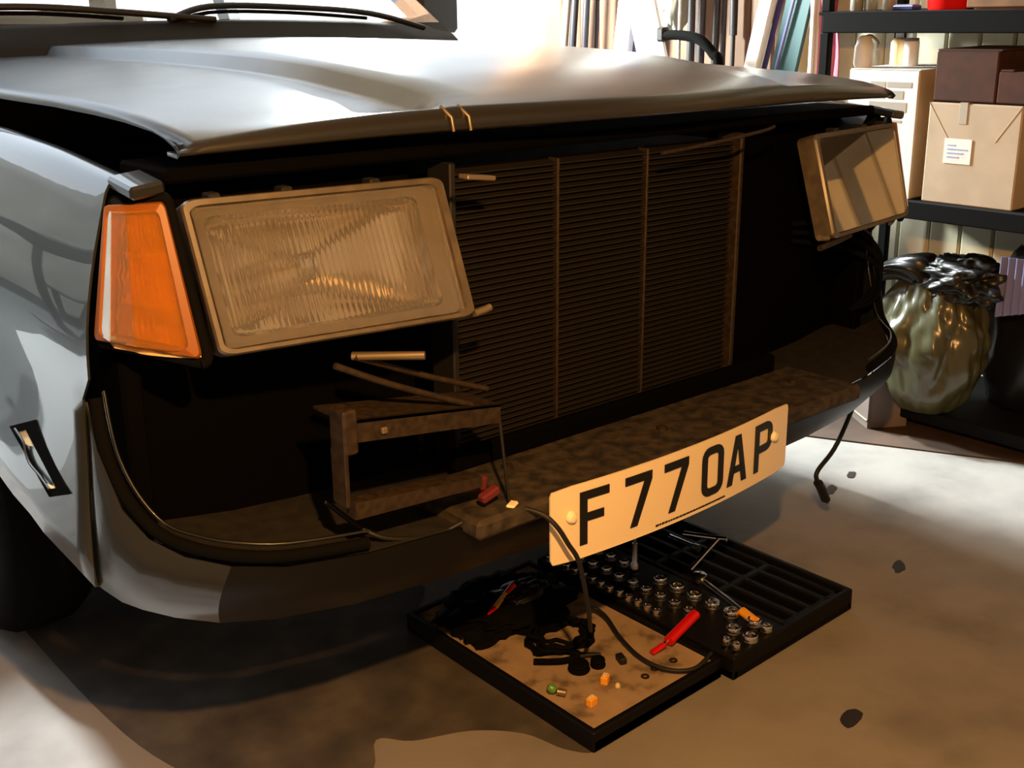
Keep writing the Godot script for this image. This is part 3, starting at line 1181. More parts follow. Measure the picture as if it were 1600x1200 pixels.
func number_plate() -> void:
	var L := 0.52
	var H := 0.111
	var root := Node3D.new()
	var bow := func(x: float) -> float: return 0.020 * (1.0 - pow(x / (L / 2), 2.0))
	var st := new_st()
	var outline := []
	var n := 28
	var P := []
	for j in 2:
		P.append([])
	var rad := 0.009
	for i in n + 1:
		var x := lerpf(-L / 2, L / 2, i / float(n))
		if i == 1:
			x = -L / 2 + 0.003
		if i == n - 1:
			x = L / 2 - 0.003
		var e := L / 2 - absf(x)
		var inset := 0.0 if e >= rad else rad - sqrt(maxf(0.0, rad * rad - (rad - e) * (rad - e)))
		P[0].append(Vector3(x, H / 2 - inset, bow.call(x)))
		P[1].append(Vector3(x, -H / 2 + inset, bow.call(x)))
	shell(st, P, 0.003, true)
	var pl := obj("number_plate", st, M.plate, car)
	pl.transform = Transform3D(Basis(Vector3.BACK, 0.0165), Vector3(-0.0325, 0.3795, -1.006))
	var chars := [["F", -0.222, 1.0], ["7", -0.142, 0.98], ["7", -0.066, 0.98], ["O", 0.016, 1.0], ["A", 0.078, 0.98], ["P", 0.150, 0.98]]
	for c in chars:
		st = new_st()
		for poly in glyph(c[0]):
			var pv := PackedVector2Array()
			for q in poly:
				pv.append(Vector2(q[0] * 1.02 - 0.025, q[1] - 0.0395))
			prism(st, pv, 0.0012)
		var o := obj("character", st, M.plate_ink, pl)
		var cx: float = c[1] + 0.034
		cx -= 0.0
		o.position = Vector3(cx, 0.004, bow.call(cx) + 0.0004)
		o.rotation.y = atan(2.0 * 0.020 * cx / (L / 2) / (L / 2))
		o.set_meta("label", "black letter or figure " + c[0])
	for x in [-0.228, 0.213]:
		st = new_st()
		lathe(st, [Vector2(0.0085, 0), Vector2(0.0085, 0.004), Vector2(0.006, 0.008), Vector2(0, 0.0095)], 14, Transform3D(Basis(Vector3.RIGHT, PI / 2), Vector3(x, 0.012, bow.call(x))))
		obj("screw_cap", st, M.screw, pl)
	# maker's line of tiny print under the figures
	st = new_st()
	var x := -0.072
	while x < 0.085:
		var wd := rng.randf_range(0.003, 0.008)
		box(st, Vector3(x, -0.0495, bow.call(x) + 0.0002), Vector3(x + wd, -0.0465 if x < -0.05 else -0.047, bow.call(x) + 0.0010), 0.0)
		x += wd + 0.0014
	obj("small_print", st, M.plate_ink, pl)
	root.free()

func bracket() -> void:
	# open sheet-metal box the bumper bolts to, with its two stays
	var st := new_st()
	var z0 := -1.12
	var z1 := -1.045
	hexa(st, [Vector3(-0.575, 0.560, z1), Vector3(-0.345, 0.531, z1), Vector3(-0.345, 0.556, z1), Vector3(-0.575, 0.588, z1), Vector3(-0.575, 0.560, z1 - 0.006), Vector3(-0.345, 0.531, z1 - 0.006), Vector3(-0.345, 0.556, z1 - 0.006), Vector3(-0.575, 0.588, z1 - 0.006)])
	hexa(st, [Vector3(-0.575, 0.584, z1), Vector3(-0.345, 0.553, z1), Vector3(-0.345, 0.556, z1), Vector3(-0.575, 0.588, z1), Vector3(-0.575, 0.584, z0), Vector3(-0.345, 0.553, z0), Vector3(-0.345, 0.556, z0), Vector3(-0.575, 0.588, z0)])
	var b := obj("bumper_bracket", st, M.rust, car)
	st = new_st()
	box(st, Vector3(-0.582, 0.545, z1 - 0.03), Vector3(-0.562, 0.600, z1 + 0.003), 0.003)
	box(st, Vector3(-0.582, 0.48, z1 - 0.03), Vector3(-0.576, 0.55, z1 + 0.001), 0.002)
	obj("bracket_upright", st, M.rust, b)
	st = new_st()
	hexa(st, [Vector3(-0.570, 0.462, z1), Vector3(-0.385, 0.456, z1 + 0.01), Vector3(-0.385, 0.470, z1 + 0.01), Vector3(-0.570, 0.484, z1), Vector3(-0.570, 0.462, z1 - 0.02), Vector3(-0.385, 0.456, z1 - 0.02), Vector3(-0.385, 0.470, z1 - 0.02), Vector3(-0.570, 0.484, z1 - 0.02)])
	obj("bracket_foot", st, M.rust, b)
	for r in [[Vector3(-0.575, 0.650, -1.065), Vector3(-0.50, 0.612, -1.06), Vector3(-0.385, 0.562, -1.055)], [Vector3(-0.52, 0.640, -1.11), Vector3(-0.42, 0.597, -1.10), Vector3(-0.33, 0.563, -1.09)]]:
		st = new_st()
		tube(st, spline(r, 4), 0.0042, 8)
		obj("stay_rod", st, M.rust, b)
	st = new_st()
	tube(st, [Vector3(-0.52, 0.640, -1.115), Vector3(-0.457, 0.642, -1.052)], 0.0055, 8)
	obj("stay_bolt", st, M.metal_wire, b)
	st = new_st()
	bbox(st, Vector3(0.008, 0.008, 0.006), Transform3D(Basis(), Vector3(-0.527, 0.566, z1 + 0.003)), 0.002)
	obj("bracket_nut", st, M.metal_wire, b)
	st = new_st()
	bbox(st, Vector3(0.05, 0.02, 0.012), Transform3D(Basis(Vector3.FORWARD, 0.2), Vector3(-0.385, 0.452, -1.06)), 0.004)
	bbox(st, Vector3(0.03, 0.012, 0.014), Transform3D(Basis(Vector3.FORWARD, -0.3), Vector3(-0.37, 0.44, -1.04)), 0.004)
	obj("red_tag", st, M.dull_red, b)

func wiring() -> void:
	# loom looping out under the bumper bracket, over the corner of the plate and down
	var st := new_st()
	var w0 := [Vector3(-0.56, 0.455, -1.13), Vector3(-0.535, 0.425, -1.08), Vector3(-0.50, 0.408, -1.065), Vector3(-0.44, 0.398, -1.06), Vector3(-0.395, 0.412, -1.045), Vector3(-0.343, 0.416, -1.03), Vector3(-0.318, 0.411, -1.0), Vector3(-0.305, 0.395, -0.982), Vector3(-0.288, 0.365, -0.976), Vector3(-0.268, 0.330, -0.975), Vector3(-0.225, 0.24, -1.0), Vector3(-0.12, 0.12, -1.10), Vector3(0.0, 0.062, -1.22), Vector3(0.015, 0.050, -1.20), Vector3(-0.01, 0.045, -1.14), Vector3(-0.028, 0.043, -1.075), Vector3(-0.021, 0.042, -1.025), Vector3(0.012, 0.042, -0.998), Vector3(0.062, 0.046, -1.005)]
	for i in range(10, w0.size()):
		w0[i].y += TILT * w0[i].x
	tube(st, spline(w0, 6), 0.0034, 8)
	var l := obj("wiring_loom", st, M.black, car)
	st = new_st()
	bbox(st, Vector3(0.019, 0.014, 0.012), Transform3D(Basis(Vector3.UP, 0.5), Vector3(-0.341, 0.416, -1.028)), 0.002)
	obj("connector", st, M.screw, l)
	st = new_st()
	tube(st, [Vector3(-0.341, 0.42, -1.034), Vector3(-0.345, 0.49, -1.04), Vector3(-0.345, 0.555, -1.05)], 0.0022, 6)
	obj("wire", st, M.black, l)
	# tap of cables beside the far lamp and the lead that hangs out of it
	st = new_st()
	var w1 := [Vector3(0.66, 0.66, -1.22), Vector3(0.73, 0.625, -1.20), Vector3(0.765, 0.56, -1.20), Vector3(0.80, 0.47, -1.20), Vector3(0.805, 0.42, -1.20), Vector3(0.762, 0.32, -1.20), Vector3(0.687, 0.20, -1.20), Vector3(0.625, 0.156, -1.20), Vector3(0.622, 0.135, -1.20), Vector3(0.640, 0.110, -1.20)]
	tube(st, spline(w1, 6), 0.0048, 8)
	var h := obj("hanging_lead", st, M.black, car)
	st = new_st()
	tube(st, [Vector3(0.628, 0.126, -1.20), Vector3(0.640, 0.112, -1.20), Vector3(0.655, 0.088, -1.20), Vector3(0.660, 0.080, -1.20)], 0.011, 10, 0.8)
	obj("plug", st, M.black, h)
	st = new_st()
	tube(st, [Vector3(0.660, 0.080, -1.20), Vector3(0.668, 0.070, -1.20)], 0.004, 8)
	obj("plug_pin", st, M.metal_wire, h)
	for k in 3:
		st = new_st()
		var o := 0.016 * k
		tube(st, spline([Vector3(0.55, 0.66 - o, -1.25), Vector3(0.65, 0.655 - o * 1.5, -1.20), Vector3(0.72, 0.60 - o, -1.17), Vector3(0.745, 0.53 - o, -1.18), Vector3(0.72, 0.47, -1.22)], 5), 0.005, 7)
		obj("cable", st, M.rubber, h)
	# bonnet stay catch below the far lamp
	st = new_st()
	tube(st, [Vector3(0.345, 0.668, -1.05), Vector3(0.40, 0.672, -1.055), Vector3(0.47, 0.672, -1.075)], 0.005, 7)
	obj("lamp_rail", st, M.rust, car)
	st = new_st()
	tube(st, [Vector3(0.62, 0.672, -1.09), Vector3(0.68, 0.668, -1.12)], 0.004, 7)
	obj("lamp_rail", st, M.rust, car)

func wheel(s: int) -> void:
	var st := new_st()
	var xf := Transform3D(Basis(Vector3.BACK, -s * PI / 2), Vector3(s * 0.62, 0.281 + s * 0.0145, -2.0))
	lathe(st, [Vector2(0.185, 0.02), Vector2(0.23, 0.01), Vector2(0.262, 0.02), Vector2(0.279, 0.045), Vector2(0.281, 0.08), Vector2(0.279, 0.13), Vector2(0.264, 0.155), Vector2(0.23, 0.166), Vector2(0.185, 0.158), Vector2(0.178, 0.145), Vector2(0.178, 0.03), Vector2(0.185, 0.02)], 48, xf)
	var w := obj("wheel", st, M.rubber, car)
	st = new_st()
	lathe(st, [Vector2(0.0, 0.03), Vector2(0.178, 0.03), Vector2(0.180, 0.148), Vector2(0.172, 0.15), Vector2(0.160, 0.13), Vector2(0.10, 0.115), Vector2(0.06, 0.13), Vector2(0.03, 0.14), Vector2(0, 0.14)], 36, xf)
	obj("rim", st, M.rim, w)

func cabin() -> void:
	# scuttle panel under the windscreen
	var P := []
	for i in 17:
		var u := lerpf(-0.72, 0.665, i / 16.0)
		var bowz := -2.30 - 0.16 * pow(u / 0.7, 2.0)
		var ytop := 1.035 - 0.020 * pow(u / 0.7, 2.0)
		P.append([Vector3(u, 0.962, bowz + 0.05), Vector3(u, 0.985, bowz + 0.035), Vector3(u, 1.000, bowz + 0.012), Vector3(u, ytop - 0.008, bowz - 0.02), Vector3(u, ytop, bowz - 0.034), Vector3(u, ytop - 0.006, bowz - 0.06)])
	var st := new_st()
	shell(st, P, 0.004, true)
	obj("scuttle_panel", st, M.scuttle, car)
	# lower body behind the front wings
	st = new_st()
	box(st, Vector3(-0.80, 0.24, -5.0), Vector3(0.80, 0.93, -2.44), 0.05)
	box(st, Vector3(-0.76, 0.90, -4.95), Vector3(0.76, 0.97, -2.50), 0.02)
	obj("body_shell", st, M.paint, car)
	st = new_st()
	box(st, Vector3(-0.62, 0.96, -2.72), Vector3(0.62, 1.00, -2.44), 0.01)
	box(st, Vector3(-0.50, 0.99, -2.70), Vector3(-0.12, 1.055, -2.52), 0.02)
	obj("dashboard", st, M.dash, car)
	# pillars and roof
	st = new_st()
	for s in [-1, 1]:
		for q in [[Vector3(0.655, 0.985, -2.46), Vector3(0.575, 1.38, -3.02), 0.045, 0.06], [Vector3(0.73, 0.965, -3.75), Vector3(0.60, 1.38, -3.72), 0.04, 0.08], [Vector3(0.72, 0.965, -4.9), Vector3(0.58, 1.36, -4.55), 0.05, 0.16]]:
			var a: Vector3 = q[0] * Vector3(s, 1, 1)
			var b: Vector3 = q[1] * Vector3(s, 1, 1)
			var hx := Vector3(q[2] / 2, 0, 0)
			var hz := Vector3(0, 0, q[3] / 2)
			st = new_st()
			hexa(st, [a - hx - hz, a + hx - hz, a + hx + hz, a - hx + hz, b - hx - hz, b + hx - hz, b + hx + hz, b - hx + hz])
			obj("roof_pillar", st, M.black, car)
	st = new_st()
	box(st, Vector3(-0.60, 1.365, -4.6), Vector3(0.60, 1.405, -2.98), 0.018)
	obj("roof", st, M.paint, car)
	# windscreen
	var G := []
	for i in 13:
		var u := lerpf(-0.64, 0.64, i / 12.0)
		var bz := -2.335 - 0.12 * pow(u / 0.64, 2.0)
		G.append([Vector3(u, 1.028, bz), Vector3(u * 0.95, 1.20, bz - 0.26), Vector3(u * 0.90, 1.375, bz - 0.53 - 0.06 * (1.0 - pow(u / 0.64, 2.0)))])
	st = new_st()
	grid(st, G, 1, true)
	obj("windscreen", st, M.pane, car)
	# door mirrors
	for s in [-1, 1]:
		st = new_st()
		bbox(st, Vector3(0.15, 0.115, 0.05), Transform3D(Basis(Vector3.UP, s * 0.15), Vector3(s * 0.735, 1.058, -2.60)), 0.022)
		var dm := obj("door_mirror", st, M.black, car)
		st = new_st()
		hexa(st, [Vector3(s * 0.60, 0.985, -2.50), Vector3(s * 0.74, 0.985, -2.60), Vector3(s * 0.74, 1.02, -2.60), Vector3(s * 0.62, 1.04, -2.53), Vector3(s * 0.60, 0.985, -2.53), Vector3(s * 0.74, 0.985, -2.64), Vector3(s * 0.74, 1.02, -2.64), Vector3(s * 0.62, 1.04, -2.56)])
		obj("mirror_foot", st, M.black, dm)
	st = new_st()
	hexa(st, [Vector3(0.30, 1.012, -2.365), Vector3(0.67, 0.995, -2.44), Vector3(0.66, 1.050, -2.50), Vector3(0.47, 1.036, -2.415), Vector3(0.30, 1.012, -2.375), Vector3(0.67, 0.995, -2.45), Vector3(0.66, 1.050, -2.51), Vector3(0.47, 1.036, -2.425)])
	obj("glass_border", st, M.scuttle, car)
	# wipers
	for w in [[Vector3(0.52, 1.015, -2.36), Vector3(0.36, 1.050, -2.37), Vector3(0.14, 1.062, -2.352), Vector3(-0.06, 1.062, -2.345), Vector3(-0.16, 1.035, -2.33)], [Vector3(-0.06, 1.035, -2.32), Vector3(-0.25, 1.050, -2.345), Vector3(-0.42, 1.060, -2.37), Vector3(-0.60, 1.058, -2.43)]]:
		st = new_st()
		tube(st, spline(w, 6), 0.0085, 8, 0.8)
		var arm := obj("wiper_arm", st, M.black, car)
		st = new_st()
		var bl := []
		for p in w.slice(1):
			bl.append(p + Vector3(0, -0.012, -0.004))
		tube(st, spline(bl, 4), 0.0045, 6)
		obj("wiper_blade", st, M.rubber, arm)

# ---------------------------------------------------------------- shelving and what stands on it
func make_shelf() -> void:
	var t := thing("shelving_unit", "black plastic shelving unit along the right wall holding boxes and a green sack", "shelf", Vector3(2.48, 0, -1.72))
	var L := 1.05
	var D := 0.36
	for y in [[0.030, 0.062], [0.535, 0.578], [0.965, 1.015], [1.50, 1.55]]:
		var st := new_st()
		box(st, Vector3(0.0, y[1] - 0.008, 0.0), Vector3(D, y[1], L), 0.003)
		box(st, Vector3(0.0, y[0], 0.012), Vector3(0.012, y[1] - 0.004, L - 0.012), 0.003)
		box(st, Vector3(D - 0.012, y[0], 0.012), Vector3(D, y[1] - 0.004, L - 0.012), 0.003)
		box(st, Vector3(0.012, y[0], 0.0), Vector3(D - 0.012, y[1] - 0.004, 0.014), 0.003)
		box(st, Vector3(0.012, y[0], L - 0.014), Vector3(D - 0.012, y[1] - 0.004, L), 0.003)
		for k in 4:
			box(st, Vector3(0.02, y[0] + 0.006, 0.2 + 0.2 * k), Vector3(D - 0.02, y[1] - 0.006, 0.21 + 0.2 * k), 0.001)
		obj("shelf_board", st, M.shelf, t)
	for px in [0.0, D - 0.022]:
		for pz in [0.006, L - 0.034]:
			for seg in [[0.0045, 0.032], [0.060, 0.537], [0.576, 0.967], [1.013, 1.502]]:
				var st := new_st()
				box(st, Vector3(px, seg[0], pz), Vector3(px + 0.022, seg[1], pz + 0.028), 0.004)
				obj("upright", st, M.shelf, t)
	# --- middle shelf
	var y1 := 0.578
	var st := new_st()
	var b := thing("printed_carton", "tall white printed carton with a brown cardboard end on the middle shelf", "box", Vector3(2.50, y1, -1.63))
	box(st, Vector3(0, 0, 0), Vector3(0.25, 0.302, 0.188), 0.003)
	obj("carton_body", st, M.card, b)
	st = new_st()
	box(st, Vector3(-0.003, 0.001, 0.0), Vector3(0.0, 0.301, 0.186), 0.001)
	obj("printed_face", st, M.white_print, b)
	st = new_st()
	box(st, Vector3(0.0, 0.302, 0.0), Vector3(0.25, 0.304, 0.188), 0.001)
	obj("lid_flap", st, M.white_print, b)
	for q in [[0.235, 0.275, 0.06, 0.10, 0], [0.262, 0.275, 0.105, 0.17, 1], [0.235, 0.255, 0.11, 0.15, 1], [0.205, 0.228, 0.06, 0.16, 1], [0.18, 0.186, 0.05, 0.15, 1], [0.15, 0.156, 0.06, 0.14, 1]]:
		st = new_st()
		box(st, Vector3(-0.0040, q[0], q[2]), Vector3(-0.003, q[1], q[3]), 0.0)
		obj("print_block", st, M.print_grey, b)
	b = thing("cardboard_box", "brown cardboard box taped down the middle with a white label on its face", "box", Vector3(2.50, y1, -1.412))
	st = new_st()
	box(st, Vector3(0, 0, 0), Vector3(0.26, 0.232, 0.224), 0.003)
	obj("box_body", st, M.card, b)
	st = new_st()
	box(st, Vector3(-0.002, 0.095, 0.048), Vector3(0.0, 0.152, 0.115), 0.0005)
	var lb := obj("paper_label", st, M.white, b)
	for k in 4:
		st = new_st()
		box(st, Vector3(-0.0028, 0.136 - 0.009 * k, 0.056), Vector3(-0.002, 0.139 - 0.009 * k, 0.075 + 0.01 * ((k * 7) % 4)), 0.0)
		obj("label_line", st, M.print_blue, lb)
	st = new_st()
	box(st, Vector3(-0.0015, 0.186, 0.077), Vector3(0.0, 0.2335, 0.096), 0.0005)
	box(st, Vector3(-0.0015, 0.2325, 0.077), Vector3(0.26, 0.2345, 0.096), 0.0005)
	obj("tape_strip", st, M.tape, b)
	for q in [[[0.232, 0.0], [0.150, 0.055]], [[0.232, 0.223], [0.150, 0.168]]]:
		st = new_st()
		tube(st, [Vector3(-0.0003, q[0][0], q[0][1]), Vector3(-0.0003, q[1][0], q[1][1])], 0.0008, 4)
		obj("flap_crease", st, M.card, b)
	b = thing("brown_carton", "dark brown carton lying on top of the taped cardboard box", "box", Vector3(2.505, y1 + 0.235, -1.408))
	st = new_st()
	box(st, Vector3(0, 0, 0), Vector3(0.22, 0.112, 0.150), 0.003)
	obj("carton_body", st, M.card_dark, b)
	st = new_st()
	box(st, Vector3(0.008, 0.112, -0.002), Vector3(0.223, 0.116, 0.152), 0.001)
	obj("lid_flap", st, M.card_dark, b)
	b = thing("brown_carton", "low dark brown carton at the right end of the middle shelf pile", "box", Vector3(2.505, y1 + 0.235, -1.255))
	st = new_st()
	box(st, Vector3(0, 0, 0), Vector3(0.22, 0.070, 0.140), 0.003)
	obj("carton_body", st, M.card_dark, b)
	st = new_st()
	box(st, Vector3(0.0, 0.070, 0.004), Vector3(0.22, 0.074, 0.034), 0.001)
	obj("lid_flap", st, M.card_dark, b)
	# white bag, bottle and jar standing on the printed carton
	var yc := y1 + 0.304
	st = new_st()
	lathe(st, [Vector2(0, 0), Vector2(0.024, 0.0), Vector2(0.028, 0.01), Vector2(0.026, 0.05), Vector2(0.016, 0.072), Vector2(0.010, 0.075), Vector2(0, 0.076)], 16, Transform3D(Basis().scaled(Vector3(0.9, 1, 0.9)), Vector3.ZERO))
	b = thing("white_bag", "white plastic bag slumped against the left upright of the shelving", "bag", Vector3(2.545, yc, -1.655 + 0.03))
	var o := obj("bag_body", st, M.white, b)
	st = new_st()
	tube(st, spline([Vector3(0, 0.070, 0), Vector3(0.006, 0.074, 0.012), Vector3(0.010, 0.06, 0.03), Vector3(0.012, 0.045, 0.03)], 4), 0.010, 8, 0.5, 0.004)
	obj("bag_neck", st, M.bottle, b)
	b = thing("plastic_bottle", "cream plastic bottle standing behind the printed carton's top edge", "bottle", Vector3(2.66, yc, -1.60))
	st = new_st()
	lathe(st, [Vector2(0, 0), Vector2(0.018, 0), Vector2(0.020, 0.004), Vector2(0.020, 0.055), Vector2(0.012, 0.066), Vector2(0, 0.066)], 18)
	obj("bottle_body", st, M.cream_board, b)
	st = new_st()
	lathe(st, [Vector2(0.010, 0.065), Vector2(0.010, 0.078), Vector2(0, 0.078)], 14)
	obj("bottle_cap", st, M.white, b)
	b = thing("tin_can", "small grey tin beside the cream bottle on the printed carton", "tin", Vector3(2.64, yc, -1.553))
	st = new_st()
	lathe(st, [Vector2(0, 0), Vector2(0.017, 0), Vector2(0.018, 0.002), Vector2(0.018, 0.058), Vector2(0.016, 0.06), Vector2(0, 0.06)], 18)
	obj("can_body", st, M.white, b)
	st = new_st()
	lathe(st, [Vector2(0.0165, 0.06), Vector2(0.0165, 0.066), Vector2(0, 0.066)], 18)
	obj("can_lid", st, M.blue_cloth, b)
	# --- upper shelf
	var y2 := 1.015
	var jar: Node3D = null
	var spots := [[2.56, -1.665, "clear jar at the left end of the upper shelf beside the upright"], [2.57, -1.632, "second clear jar from the upright on the upper shelf"], [2.56, -1.575, "clear jar standing right before the blue packet on the upper shelf"]]
	for q in spots:
		if jar == null:
			jar = thing("glass_jar", q[2], "jar", Vector3(q[0], y2, q[1]), 0.0, "jars on the upper shelf")
			st = new_st()
			lathe(st, [Vector2(0, 0), Vector2(0.014, 0), Vector2(0.016, 0.004), Vector2(0.016, 0.05), Vector2(0.012, 0.056), Vector2(0, 0.056)], 18)
			obj("jar_body", st, M.bottle, jar)
			st = new_st()
			lathe(st, [Vector2(0.013, 0.055), Vector2(0.0135, 0.068), Vector2(0, 0.068)], 18)
			obj("jar_lid", st, M.white, jar)
		else:
			dup(jar, Vector3(q[0], y2, q[1]), 0.0, q[2])
	b = thing("blue_packet", "small dark blue packet next to the red tub on the upper shelf", "packet", Vector3(2.56, y2, -1.530))
	st = new_st()
	box(st, Vector3(-0.02, 0, -0.025), Vector3(0.02, 0.011, 0.03), 0.004)
	obj("packet_body", st, M.navy, b)
	st = new_st()
	box(st, Vector3(-0.016, 0.011, -0.021), Vector3(0.016, 0.013, 0.026), 0.001)
	obj("packet_flap", st, M.blue_grey, b)
	b = thing("red_tub", "bright red plastic tub on the upper shelf", "tub", Vector3(2.575, y2, -1.422))
	st = new_st()
	lathe(st, [Vector2(0, 0), Vector2(0.050, 0), Vector2(0.053, 0.004), Vector2(0.062, 0.12), Vector2(0.066, 0.122), Vector2(0.066, 0.130), Vector2(0.060, 0.130), Vector2(0.052, 0.02), Vector2(0, 0.015)], 32)
	obj("tub_body", st, M.red_tub, b)
	st = new_st()
	var hd := []
	for k in 13:
		var a := PI * k / 12.0
		hd.append(Vector3(0.0, 0.12 + 0.05 * sin(a), 0.064 * cos(a)))
	tube(st, hd, 0.003, 6)
	obj("tub_handle", st, M.white, b)
	b = thing("wooden_crate", "orange-brown wooden crate to the right of the red tub on the upper shelf", "crate", Vector3(2.50, y2, -1.345))
	for k in 3:
		st = new_st()
		box(st, Vector3(0, 0.004 + 0.045 * k, 0), Vector3(0.012, 0.044 + 0.045 * k, 0.30), 0.002)
		box(st, Vector3(0.24, 0.004 + 0.045 * k, 0), Vector3(0.252, 0.044 + 0.045 * k, 0.30), 0.002)
		box(st, Vector3(0.012, 0.004 + 0.045 * k, 0), Vector3(0.24, 0.044 + 0.045 * k, 0.012), 0.002)
		obj("slat", st, M.wood, b)
	st = new_st()
	box(st, Vector3(0.012, 0.0, 0.012), Vector3(0.24, 0.008, 0.29), 0.001)
	obj("crate_floor", st, M.wood, b)
	# --- bottom shelf: the sack, a bin bag and a folded blue cloth
	sack()
	b = thing("bin_bag", "black bin bag behind and to the right of the green sack", "bag", Vector3(2.71, 0.062, -1.12))
	st = new_st()
	blob(st, Vector3(0.095, 0.26, 0.20), Vector3(0, 0.17, 0), 5, 0.07, 0.0)
	obj("bag_body", st, M.bag_dark, b)
	st = new_st()
	tube(st, spline([Vector3(0, 0.44, 0.02), Vector3(-0.01, 0.455, 0.03), Vector3(-0.03, 0.462, 0.06)], 4), 0.022, 8, 0.6, 0.03)
	obj("bag_neck", st, M.bag_dark, b)
	st = new_st()
	var P := []
	for i in 17:
		var row := []
		var f := i / 16.0
		for j in 7:
			var g := j / 6.0
			row.append(Vector3(-0.012 - 0.006 * sin(f * 26.0), 0.155 - 0.145 * g * (1.0 - 0.15 * f), lerpf(-0.035, 0.04, f)))
		P.append(row)
	shell(st, P, 0.004)
	o = obj("cloth_bundle", st, M.blue_cloth)
	o.position = Vector3(2.525, 0.315, -1.17)
	tag(o, "pale blue cloth hanging beside the green sack at the right edge", "cloth")
	# thin dark sheet standing in for shade on the floor by the shelving
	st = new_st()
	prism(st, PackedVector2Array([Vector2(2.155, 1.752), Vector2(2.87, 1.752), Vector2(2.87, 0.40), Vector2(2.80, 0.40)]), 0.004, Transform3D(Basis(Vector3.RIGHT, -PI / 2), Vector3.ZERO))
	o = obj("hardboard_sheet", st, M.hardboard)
	tag(o, "dark sheet standing in for shade on the concrete under the shelving", "shade sheet")
	# small grey carton on the floor by the shelving
	b = thing("floor_carton", "flat grey-brown carton on the floor below the far corner of the car", "box", Vector3(2.413, 0, -1.447), -0.578 + PI)
	st = new_st()
	box(st, Vector3(0, 0.0, 0.0), Vector3(0.006, 0.158, 0.30), 0.002)
	box(st, Vector3(-0.10, 0.0, 0.0), Vector3(0.0, 0.15, 0.30), 0.002)
	obj("carton_body", st, M.grey_card, b)
	st = new_st()
	box(st, Vector3(0.006, 0.024, 0.002), Vector3(0.009, 0.027, 0.298), 0.0005)
	obj("carton_seam", st, M.card, b)

func blob(st: SurfaceTool, half: Vector3, at: Vector3, seed_: int, rough: float, crease_: float) -> void:
	var n := FastNoiseLite.new()
	n.seed = seed_
	n.frequency = 1.1
	n.fractal_octaves = 3
	var P := []
	for i in 33:
		var row := []
		var th := PI * i / 32.0
		for j in 65:
			var ph := TAU * (j % 64) / 64.0
			var d := Vector3(sin(th) * cos(ph), cos(th), sin(th) * sin(ph))
			var r := 1.0 + rough * n.get_noise_3dv(d * 1.6) * 2.0
			if crease_ > 0:
				r += crease_ * (0.5 - absf(sin(d.y * 4.0 + ph * 3.0 + 2.0 * n.get_noise_3dv(d * 1.2))))
			var e := Vector3(signf(d.x) * pow(absf(d.x), 0.8), signf(d.y) * pow(absf(d.y), 0.8), signf(d.z) * pow(absf(d.z), 0.8))
			var p := e * half * r + at
			if p.y < 0.0:
				p.y = 0.0
			row.append(p)
		P.append(row)
	grid(st, P, 1, false)

func sack() -> void:
	var b := thing("green_sack", "bulging olive green plastic sack tied at the neck on the bottom shelf", "sack", Vector3(2.50, 0.062, -1.352))
	var n := FastNoiseLite.new()
	n.seed = 12
	n.frequency = 1.3
	n.fractal_octaves = 2
	var P := []
	for i in 61:
		var row := []
		var f := i / 60.0
		for j in 97:
			var ph := TAU * (j % 96) / 96.0
			var y := 0.34 * f
			var w := sqrt(maxf(0.0, sin(PI * clampf(0.06 + 0.86 * f, 0.0, 1.0))))
			var fold := absf(sin(ph * 4.5 + 3.2 * f + 1.7 * n.get_noise_3d(cos(ph), f * 2.0, sin(ph))))
			var fold2 := absf(sin(ph * 11.0 - 5.0 * f + 3.0 * n.get_noise_3d(cos(ph) + 4.0, f * 2.0, sin(ph))))
			var k := lerpf(0.02, 0.13, f)
			var r := w * (1.0 - k * (1.0 - fold) - 0.35 * k * (1.0 - fold2)) * (1.0 + 0.16 * n.get_noise_3d(cos(ph) * 1.2, f * 1.6, sin(ph) * 1.2))
			if i == 0:
				r *= 0.02
			var p := Vector3(cos(ph) * 0.118 * r + 0.02 * f, y, sin(ph) * 0.145 * r - 0.015 * f)
			row.append(p)
		P.append(row)
	var st := new_st()
	grid(st, P, 1, true)
	obj("sack_body", st, M.bag, b)
	# bunched neck lying over to the left, and the loose black plastic round it
	st = new_st()
	var Q := []
	var path := spline([Vector3(0.03, 0.31, -0.01), Vector3(0.0, 0.352, -0.04), Vector3(-0.02, 0.350, -0.10), Vector3(-0.02, 0.315, -0.17), Vector3(0.0, 0.295, -0.22)], 5)
	for i in path.size():
		var row := []
		var f := float(i) / (path.size() - 1)
		for j in 33:
			var ph := TAU * (j % 32) / 32.0
			var r := lerpf(0.075, 0.045, f) * (1.0 - 0.22 * absf(sin(ph * 4.0 + f * 3.0)))
			row.append(path[i] + Vector3(cos(ph) * r, sin(ph) * r * 0.6, sin(ph) * 0.3 * r))
		Q.append(row)
	grid(st, Q, 1, true)
	obj("sack_neck", st, M.bag_dark, b)
	st = new_st()
	blob(st, Vector3(0.085, 0.05, 0.11), Vector3(0.03, 0.335, 0.05), 4, 0.22, 0.10)
	obj("sack_top", st, M.bag_dark, b)

